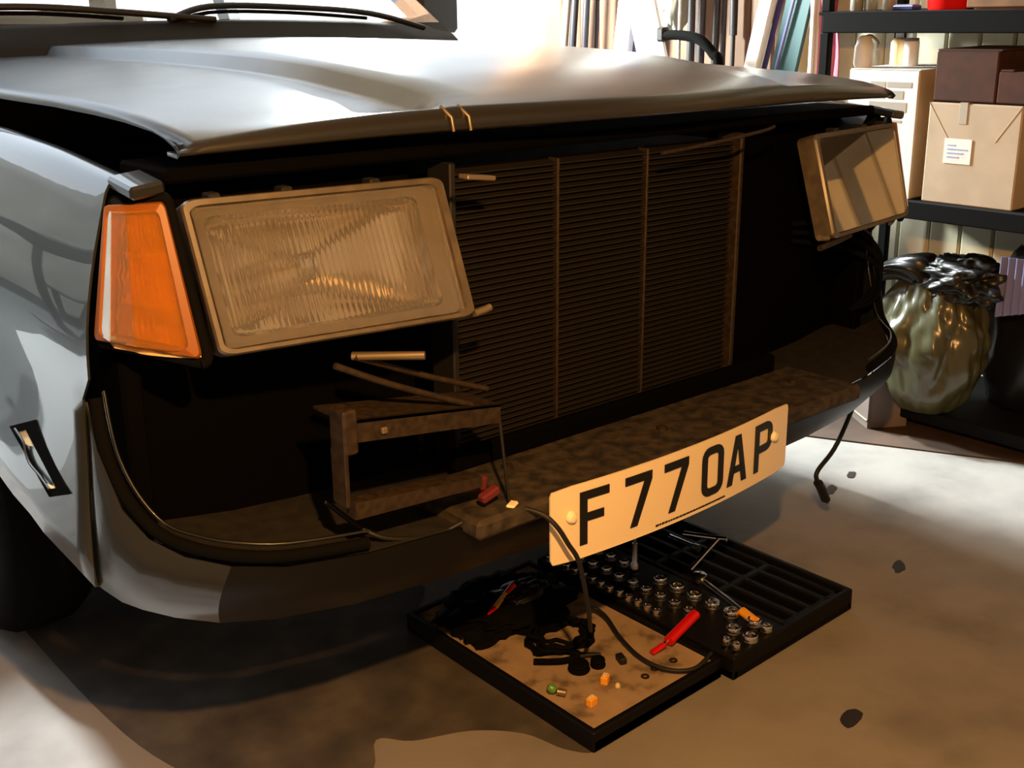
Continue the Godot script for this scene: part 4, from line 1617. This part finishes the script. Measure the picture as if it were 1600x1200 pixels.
# ---------------------------------------------------------------- the open socket set on the floor
func tray(st: SurfaceTool, x0: float, x1: float, z0: float, z1: float, h: float, floor_y: float) -> void:
	var t := 0.012
	box(st, Vector3(x0, 0, z0), Vector3(x1, floor_y, z1), 0.003)
	box(st, Vector3(x0, 0, z0), Vector3(x0 + t, h, z1), 0.004)
	box(st, Vector3(x1 - t, 0, z0), Vector3(x1, h, z1), 0.004)
	box(st, Vector3(x0 + t * 0.5, 0, z0), Vector3(x1 - t * 0.5, h, z0 + t), 0.004)
	box(st, Vector3(x0 + t * 0.5, 0, z1 - t), Vector3(x1 - t * 0.5, h, z1), 0.004)

func tool_case() -> void:
	var c := thing("socket_case", "open black plastic socket set case with its lid folded flat beneath the number plate", "tool case", Vector3(0, 0.0, 0))
	var st := new_st()
	tray(st, 0.978, 1.272, -1.465, -0.992, 0.036, 0.022)
	var lid := obj("lid", st, M.case, c)
	st = new_st()
	box(st, Vector3(0.990, 0.022, -1.453), Vector3(1.260, 0.0325, -1.004), 0.002)
	obj("lid_liner", st, M.card_liner, lid)
	st = new_st()
	tray(st, 1.276, 1.612, -1.45, -0.972, 0.042, 0.018)
	var base := obj("base", st, M.case, c)
	# moulded insert with long pockets
	st = new_st()
	box(st, Vector3(1.288, 0.018, -1.438), Vector3(1.430, 0.034, -0.984), 0.003)
	for q in [[1.432, 1.446], [1.470, 1.484], [1.508, 1.522], [1.552, 1.566], [1.584, 1.600]]:
		box(st, Vector3(q[0], 0.018, -1.438), Vector3(q[1], 0.034, -0.984), 0.003)
	for z in [-1.438, -1.30, -1.15, -1.0]:
		box(st, Vector3(1.432, 0.018, z), Vector3(1.60, 0.034, z + 0.016), 0.003)
	obj("moulded_insert", st, M.case, base)
	for z in [-1.36, -1.10]:
		st = new_st()
		tube(st, [Vector3(1.274, 0.030, z), Vector3(1.274, 0.030, z + 0.06)], 0.005, 8)
		obj("hinge", st, M.case, c)
	for z in [-1.34, -1.12]:
		st = new_st()
		box(st, Vector3(1.610, 0.014, z), Vector3(1.618, 0.038, z + 0.05), 0.002)
		obj("latch", st, M.case, base)
	sockets()
	# ratchet with pale grip end
	var t := thing("ratchet", "chrome ratchet handle with a yellowish end lying across the sockets", "ratchet", Vector3(1.412, 0.047, -1.10), -0.29)
	st = new_st()
	tube(st, [Vector3(0, 0, -0.075), Vector3(0, 0.001, 0.0), Vector3(0, 0, 0.055)], 0.0055, 10, 0.7)
	obj("handle", st, M.chrome_worn, t)
	st = new_st()
	tube(st, [Vector3(0, 0, 0.05), Vector3(0, 0, 0.056), Vector3(0, 0, 0.086), Vector3(0, 0, 0.09)], 0.0082, 10)
	obj("grip", st, M.yellow, t)
	st = new_st()
	lathe(st, [Vector2(0, -0.006), Vector2(0.013, -0.006), Vector2(0.014, -0.003), Vector2(0.014, 0.006), Vector2(0.010, 0.009), Vector2(0, 0.009)], 18, Transform3D(Basis(), Vector3(0, 0, -0.085)))
	obj("ratchet_head", st, M.chrome, t)
	# tee bar leaning at the back
	t = thing("tee_bar", "chrome tee bar propped on the far corner of the socket case", "tee bar", Vector3(1.46, 0.050, -1.216), 0.0)
	st = new_st()
	tube(st, [Vector3(-0.008, -0.006, 0.0), Vector3(0.068, 0.034, 0.004)], 0.0045, 8)
	obj("shaft", st, M.chrome, t)
	st = new_st()
	tube(st, [Vector3(0.040, 0.031, -0.060), Vector3(0.068, 0.034, 0.004), Vector3(0.074, 0.035, 0.018)], 0.0052, 8)
	obj("cross_bar", st, M.chrome, t)
	t = thing("extension_bar", "short chrome extension bar standing upright in the socket case below the plate", "extension bar", Vector3(1.380, 0.034, -1.290))
	st = new_st()
	lathe(st, [Vector2(0, 0), Vector2(0.008, 0), Vector2(0.008, 0.02), Vector2(0.005, 0.024), Vector2(0.005, 0.062), Vector2(0.003, 0.064), Vector2(0.003, 0.074), Vector2(0, 0.074)], 14)
	obj("bar_shaft", st, M.chrome_worn, t)
	st = new_st()
	lathe(st, [Vector2(0.0085, 0.004), Vector2(0.0092, 0.006), Vector2(0.0092, 0.012), Vector2(0.0085, 0.014)], 14)
	obj("collar", st, M.chrome, t)
	t = thing("hex_bar", "thin chrome bar lying in the pocket at the back of the socket case", "bar", Vector3(1.523, 0.048, -1.30), 0.0)
	st = new_st()
	tube(st, [Vector3(0, 0, -0.03), Vector3(0, 0, 0.035)], 0.0045, 6)
	obj("bar_shaft", st, M.chrome, t)
	st = new_st()
	tube(st, [Vector3(0, 0, 0.033), Vector3(0, 0, 0.045)], 0.0075, 10)
	obj("bar_end", st, M.chrome_worn, t)
	# red screwdriver lying over the hinge
	t = thing("screwdriver", "small red-handled screwdriver lying across the hinge of the case", "screwdriver", Vector3(1.275, 0.050, -1.081), 0.0)
	var a := Vector3(0.042, 0.008, -0.008)
	var e := Vector3(-0.030, -0.002, 0.004)
	st = new_st()
	tube(st, [a, a.lerp(e, 0.08), a.lerp(e, 0.7), e, e.lerp(a, -0.15)], 0.0095, 12, 0.9)
	obj("handle", st, M.red, t)
	st = new_st()
	tube(st, [e, Vector3(-0.052, -0.007, 0.004)], 0.0022, 8)
	obj("blade", st, M.chrome, t)
	st = new_st()
	tube(st, [Vector3(-0.050, -0.007, 0.004), Vector3(-0.078, -0.011, 0.003)], 0.0058, 8, 0.7)
	obj("tip_cover", st, M.red, t)
	lid_clutter()

func sockets() -> void:
	var protos := []
	for r in [0.0075, 0.0095, 0.0125]:
		var st := new_st()
		lathe(st, [Vector2(0.0, 0.0), Vector2(r, 0.0), Vector2(r * 1.03, 0.001), Vector2(r * 1.03, 0.018), Vector2(r * 0.95, 0.0195), Vector2(r * 0.66, 0.0195), Vector2(r * 0.62, 0.016), Vector2(0, 0.013)], 16)
		var st2 := new_st()
		lathe(st2, [Vector2(r * 1.05, 0.006), Vector2(r * 1.09, 0.007), Vector2(r * 1.09, 0.010), Vector2(r * 1.05, 0.011)], 16)
		st.generate_normals()
		st2.generate_normals()
		protos.append([st.commit(), st2.commit()])
	var rows := [
		[0, 1.289, -1.425, -1.150, 13, "row along the hinge", "small sockets along the hinge"],
		[1, 1.333, -1.420, -1.115, 10, "second row off the hinge", "medium sockets in the second row"],
		[1, 1.378, -1.420, -1.315, 4, "short row behind the upright bar", "medium sockets behind the upright bar"],
		[2, 1.379, -1.225, -1.062, 5, "row beside the ratchet", "large sockets beside the ratchet"],
		[2, 1.340, -1.025, -0.990, 2, "pair at the near edge", "large sockets at the near edge"],
		[0, 1.303, -1.010, -0.990, 2, "pair by the near left corner", "small sockets by the near left corner"],
		[2, 1.384, -1.016, -1.016, 1, "single large chrome socket near the yellow grip of the ratchet", "loose sockets at the near edge"],
		[1, 1.384, -0.990, -0.990, 1, "single medium chrome socket at the near edge of the case", "loose sockets at the near edge"]]
	for r in rows:
		for k in r[4]:
			var z: float = lerpf(r[2], r[3], k / maxf(1.0, r[4] - 1.0))
			var say := "%s chrome socket, %s from the back in the %s" % [["small", "medium", "large"][r[0]], ORDINAL[k], r[5]]
			if r[4] == 1:
				say = r[5]
			var t := thing("socket", say, "socket", Vector3(r[1] + rng.randf_range(-0.001, 0.001), 0.034, z), 0.0, r[6])
			put("socket_body", protos[r[0]][0], M.chrome, t)
			put("knurled_band", protos[r[0]][1], M.chrome_worn, t)

func lid_clutter() -> void:
	var y := 0.0327
	var st := new_st()
	var t: Node3D
	# square yellow connectors
	for q in [[1.086, -1.076, 0.5, "yellow plastic connector nearer the middle of the lid"], [1.029, -1.048, 0.1, "yellow plastic connector nearest the front corner of the lid"]]:
		t = thing("connector_block", q[3], "connector", Vector3(q[0], y, q[1]), q[2], "")
		st = new_st()
		box(st, Vector3(-0.008, 0, -0.006), Vector3(0.008, 0.014, 0.006), 0.0015)
		obj("block_body", st, M.yellow, t)
		st = new_st()
		box(st, Vector3(-0.005, 0.014, -0.0035), Vector3(0.005, 0.016, 0.0035), 0.0006)
		obj("block_socket", st, M.cream, t)
	t = thing("lamp_capsule", "small bulb with a green glass tip lying in the lid", "bulb", Vector3(1.010, y + 0.006, -1.099), 0.6)
	st = new_st()
	tube(st, [Vector3(0, 0, 0.010), Vector3(0, 0.001, 0.0), Vector3(0, 0.002, -0.004)], 0.006, 10)
	obj("cap", st, M.metal_wire, t)
	st = new_st()
	lathe(st, [Vector2(0, 0), Vector2(0.006, 0.003), Vector2(0.008, 0.009), Vector2(0.006, 0.015), Vector2(0, 0.018)], 14, Transform3D(Basis(Vector3.RIGHT, -PI / 2 + 0.4), Vector3(0, 0.002, -0.004)))
	obj("glass", st, M.green, t)
	# red and white marker at the back left
	t = thing("marker_pen", "red and pale yellow marker pen lying on the black pouch in the lid", "pen", Vector3(1.087, 0.066, -1.335))
	var a := Vector3(0.048, 0.010, -0.018)
	var e := Vector3(-0.040, -0.006, 0.016)
	st = new_st()
	tube(st, [a, a.lerp(e, 0.25), a.lerp(e, 0.30)], 0.0062, 10)
	tube(st, [a.lerp(e, 0.70), e.lerp(a, 0.05), e], 0.0055, 10)
	obj("cap", st, M.red, t)
	st = new_st()
	tube(st, [a.lerp(e, 0.29), a.lerp(e, 0.5), a.lerp(e, 0.72)], 0.0058, 10)
	obj("barrel", st, M.yellow, t)
	# black grommets
	for q in [[1.081, -1.130, 0.017, "large black rubber grommet next to the yellow connector in the lid"], [1.112, -1.118, 0.012, "small black rubber grommet beside the larger one in the lid"]]:
		st = new_st()
		var r: float = q[2]
		lathe(st, [Vector2(r * 0.55, 0), Vector2(r, 0), Vector2(r * 1.08, 0.003), Vector2(r, 0.006), Vector2(r * 0.85, 0.008), Vector2(r, 0.011), Vector2(r * 0.9, 0.014), Vector2(r * 0.55, 0.014), Vector2(r * 0.5, 0.007), Vector2(r * 0.55, 0)], 22)
		var o := obj("grommet", st, M.rubber)
		o.position = Vector3(q[0], y, q[1])
		tag(o, q[3], "grommet")
	# coiled black cable, and a black pouch widened to paint shade in the lid
	st = new_st()
	var coil := []
	for k in 130:
		var an := TAU * k / 26.0
		var rr := 0.040 + 0.008 * sin(k * 0.53) + 0.004 * sin(k * 1.7)
		coil.append(Vector3(cos(an) * rr * 1.3, 0.005 + 0.0022 * floor(k / 26.0) * 2.0 + 0.002 * sin(k * 0.9), sin(an) * rr))
	tube(st, coil, 0.0040, 7)
	var cb := obj("coiled_cable", st, M.rubber)
	cb.position = Vector3(1.118, y + 0.001, -1.212)
	tag(cb, "tangled coil of black cable heaped in the middle of the lid", "cable")
	t = thing("tool_pouch", "crumpled black pouch, widened to stand in for shade at the back of the lid", "pouch", Vector3(1.128, y, -1.352))
	st = new_st()
	blob(st, Vector3(0.115, 0.024, 0.085), Vector3(-0.015, 0.012, 0.0), 9, 0.22, 0.08)
	obj("pouch_body", st, M.rubber, t)
	st = new_st()
	blob(st, Vector3(0.05, 0.008, 0.032), Vector3(0.012, 0.034, 0.01), 19, 0.2, 0.1)
	obj("pouch_flap", st, M.black, t)
	t = thing("pliers", "black-handled pliers lying open between the cable coil and the grommets", "pliers", Vector3(1.105, y + 0.006, -1.155), 0.9)
	for s in [-1, 1]:
		st = new_st()
		tube(st, spline([Vector3(s * 0.004, 0, 0.0), Vector3(s * 0.016, 0, -0.03), Vector3(s * 0.014, 0, -0.075)], 5), 0.0055, 8)
		obj("handle", st, M.rubber, t)
	st = new_st()
	tube(st, [Vector3(-0.001, 0, -0.005), Vector3(0, 0, 0.012), Vector3(0.0005, 0, 0.036)], 0.008, 8, 0.7, 0.003)
	obj("jaw", st, M.black, t)
	# dark plug, cream cap, washers
	t = thing("black_plug", "small black plug lying by the cable loop in the lid", "plug", Vector3(1.148, y + 0.005, -1.101), 1.2)
	st = new_st()
	box(st, Vector3(-0.012, -0.005, -0.006), Vector3(0.010, 0.007, 0.006), 0.002)
	obj("plug_body", st, M.black, t)
	st = new_st()
	for s in [-1, 1]:
		tube(st, [Vector3(0.009, 0.001, 0.003 * s), Vector3(0.016, 0.001, 0.003 * s)], 0.001, 6)
	obj("plug_pins", st, M.metal_wire, t)
	st = new_st()
	lathe(st, [Vector2(0, 0), Vector2(0.004, 0), Vector2(0.0045, 0.002), Vector2(0.003, 0.006), Vector2(0, 0.007)], 12)
	var cc := obj("plastic_bung", st, M.cream)
	cc.position = Vector3(1.093, y, -1.055)
	tag(cc, "tiny cream bung right beside the inner yellow connector", "bung")
	var spots := [[1.172, -1.050, "tiny steel washer inside the cable loop"], [1.212, -1.045, "tiny steel washer near the red screwdriver tip"], [1.145, -1.045, "tiny steel washer between cable loop and yellow connector"]]
	for q in spots:
		st = new_st()
		lathe(st, [Vector2(0.003, 0), Vector2(0.007, 0), Vector2(0.007, 0.0015), Vector2(0.003, 0.0015), Vector2(0.003, 0)], 14)
		var o := obj("washer", st, M.rust)
		o.position = Vector3(q[0], y, q[1])
		tag(o, q[2], "washer")

# ---------------------------------------------------------------- things leaning along the right wall beyond the shelving
func lean(st: SurfaceTool, x0: float, z0: float, x1: float, z1: float, h: float, wx: float, wz: float, bev := 0.003) -> void:
	var a := Vector3(x0, 0, z0)
	var b := Vector3(x1, h, z1)
	var up := (b - a).normalized()
	var fz := (Vector3(0, 0, 1) - up * up.z).normalized()
	var fx := up.cross(fz)
	# lifted so that the lower corners stand on the floor
	var lift := absf(fz.y) * wz / 2 + absf(fx.y) * wx / 2
	bbox(st, Vector3(wx, (b - a).length(), wz), Transform3D(Basis(fx, up, fz), (a + b) * 0.5 + Vector3(0, lift, 0)), bev)

func leaning_things() -> void:
	var st := new_st()
	var t: Node3D
	for q in [["grey_pole", 2.76, -3.055, -2.885, 0.030, M.pole_grey, "grey plastic pole leaning nearest the bright doorway"], ["dark_pole", 2.75, -2.975, -2.855, 0.026, M.pole_dark, "dark pole leaning just right of the grey pole"], ["dark_pole", 2.76, -2.905, -2.825, 0.024, M.pole_dark, "dark pole second to the right of the grey pole"], ["thin_pole", 2.80, -2.868, -2.83, 0.014, M.pole_dark, "thin dark pole close to the brown wall right of the other poles"]]:
		t = thing(q[0], q[6], "pole", Vector3(0, 0, 0))
		st = new_st()
		tube(st, [Vector3(q[1], 0.012, q[2]), Vector3(q[1] + 0.05, 1.75, q[3])], q[4] / 2, 12)
		obj("shaft", st, q[5], t)
		st = new_st()
		tube(st, [Vector3(q[1], 0.002, q[2] - 0.001), Vector3(q[1] + 0.001, 0.03, q[2] + 0.002)], q[4] / 2 + 0.003, 12)
		obj("foot_cap", st, M.black, t)
	# white framed panel
	t = thing("framed_panel", "blue-grey panel in a white frame leaning left of the large white sheet", "panel")
	for q in [[-2.752, -2.597, 0.021], [-2.722, -2.547, 0.023]]:
		st = new_st()
		lean(st, 2.76, q[0] * 1.022, 2.84, q[1] * 1.022, 1.6, 0.03, q[2])
		obj("frame_edge", st, M.white, t)
	st = new_st()
	lean(st, 2.782, -2.775, 2.862, -2.62, 1.58, 0.012, 0.13)
	obj("panel_board", st, M.blue_grey, t)
	# white sheet
	t = thing("white_sheet", "large bright white sheet of board leaning on the wall", "board")
	st = new_st()
	lean(st, 2.535, -2.05, 2.60, -2.59, 1.55, 0.012, 0.110)
	obj("sheet_board", st, M.white, t)
	st = new_st()
	lean(st, 2.549, -2.012, 2.614, -2.552, 1.54, 0.012, 0.02)
	obj("sheet_edge", st, M.white, t)
	t = thing("grey_bag", "grey cloth bag hanging behind the white sheet", "bag", Vector3(2.81, 0, -2.49))
	st = new_st()
	blob(st, Vector3(0.05, 0.16, 0.055), Vector3(0, 1.11, 0), 31, 0.1, 0.05)
	obj("bag_body", st, M.bottle, t)
	st = new_st()
	tube(st, [Vector3(0.02, 1.25, 0), Vector3(0.10, 1.42, 0.0), Vector3(0.18, 1.47, 0.0)], 0.006, 6)
	obj("bag_strap", st, M.black, t)
	# pairs of dark poles with a bright tube between them
	for q in [["bright_tube", 2.74, -2.424, -2.418, 0.009, M.white, "thin bright tube just right of the grey bag"], ["dark_pole", 2.70, -2.336, -2.336, 0.026, M.pole_dark, "dark pole on the left of the thin bright rod"], ["bright_rod", 2.655, -2.262, -2.292, 0.008, M.white, "thin bright rod between two dark poles"], ["dark_pole", 2.71, -2.303, -2.308, 0.024, M.pole_dark, "dark pole on the right of the thin bright rod"], ["dark_pole", 2.73, -2.270, -2.264, 0.022, M.pole_dark, "dark pole behind the curved black strap, left one of the last pair"], ["dark_pole", 2.73, -2.240, -2.237, 0.016, M.pole_dark, "dark pole behind the curved black strap, right one of the last pair"]]:
		t = thing(q[0], q[6], "pole")
		st = new_st()
		tube(st, [Vector3(q[1], 0.012, q[2]), Vector3(q[1] + 0.04, 1.7, q[3])], q[4] / 2, 12)
		obj("shaft", st, q[5], t)
		st = new_st()
		tube(st, [Vector3(q[1], 0.002, q[2]), Vector3(q[1] + 0.001, 0.03, q[2])], q[4] / 2 + 0.003, 12)
		obj("foot_cap", st, M.black, t)
	t = thing("black_strap", "curved black strap hooked over the dark poles above the bonnet", "strap")
	st = new_st()
	tube(st, spline([Vector3(2.50, 0.958, -2.245), Vector3(2.50, 0.958, -2.183), Vector3(2.50, 0.946, -2.115), Vector3(2.50, 0.910, -2.067), Vector3(2.50, 0.867, -2.043), Vector3(2.50, 0.60, -2.03), Vector3(2.50, 0.014, -2.03)], 6), 0.014, 10)
	obj("strap_band", st, M.rubber, t)
	st = new_st()
	bbox(st, Vector3(0.03, 0.04, 0.03), Transform3D(Basis(), Vector3(2.50, 0.960, -2.252)), 0.006)
	obj("strap_buckle", st, M.black, t)
	t = thing("thin_pole", "thin dark pole with a thicker middle against the tan wall", "pole")
	st = new_st()
	tube(st, [Vector3(2.86, 0.002, -2.29), Vector3(2.875, 1.7, -2.297)], 0.007, 10)
	obj("shaft", st, M.pole_dark, t)
	st = new_st()
	tube(st, [Vector3(2.868, 0.945, -2.294), Vector3(2.869, 1.06, -2.2945)], 0.012, 10)
	obj("grip", st, M.pole_dark, t)
	# boards leaning to the right
	t = thing("white_plank", "bright white plank leaning to the right above the bonnet edge", "plank")
	st = new_st()
	lean(st, 2.60, -2.225, 2.67, -1.865, 1.65, 0.026, 0.044)
	obj("plank_board", st, M.white, t)
	st = new_st()
	lean(st, 2.612, -2.195, 2.682, -1.835, 1.64, 0.012, 0.014)
	obj("plank_edge", st, M.navy, t)
	t = thing("teal_board", "teal board with a bright edge leaning between white plank and cream board", "board")
	st = new_st()
	lean(st, 2.785, -2.22, 2.835, -1.905, 1.62, 0.014, 0.088)
	obj("board_panel", st, M.teal, t)
	st = new_st()
	lean(st, 2.768, -2.285, 2.818, -1.885, 1.62, 0.008, 0.009)
	obj("bright_edge", st, M.blue_cloth, t)
	t = thing("cream_board", "wide cream board standing left of the shelving", "board")
	st = new_st()
	lean(st, 2.868, -2.064, 2.882, -2.02, 1.7, 0.018, 0.13)
	obj("board_panel", st, M.cream_board, t)
	st = new_st()
	lean(st, 2.852, -2.115, 2.866, -2.07, 1.69, 0.008, 0.010)
	obj("board_batten", st, M.cream_board, t)
	# red cloth and a white strip next to the upright
	st = new_st()
	var P := []
	for i in 13:
		var f := i / 12.0
		var row := []
		for j in 21:
			var g := j / 20.0
			row.append(Vector3(2.790 + 0.010 * sin(f * 15.0 + g * 3.0) + 0.01 * g, 1.45 - 0.62 * g, -1.955 + (0.05 + 0.06 * g) * (f - 0.2) + 0.01 * sin(g * 9.0)))
		P.append(row)
	shell(st, P, 0.004)
	var o := obj("cloth_pink", st, M.pink)
	o.name = "pink_cloth"
	tag(o, "dusky pink cloth hanging beside the cream board", "cloth")
	st = new_st()
	P = []
	for i in 9:
		var f := i / 8.0
		var row := []
		for j in 15:
			var g := j / 14.0
			row.append(Vector3(2.775 + 0.008 * sin(f * 12.0), 1.5 - 0.50 * g, -1.875 + 0.055 * (f - 0.5) * (1.0 - 0.7 * g)))
		P.append(row)
	shell(st, P, 0.004)
	o = obj("crimson_cloth", st, M.crimson)
	tag(o, "crimson cloth tapering to a point beside the shelving upright", "cloth")
	t = thing("white_strip", "narrow white strip of trim standing against the shelving upright", "strip")
	st = new_st()
	lean(st, 2.50, -1.748, 2.50, -1.748, 1.66, 0.012, 0.012, 0.002)
	obj("strip_face", st, M.white, t)
	st = new_st()
	lean(st, 2.507, -1.739, 2.507, -1.739, 1.66, 0.006, 0.006, 0.002)
	obj("strip_return", st, M.white, t)
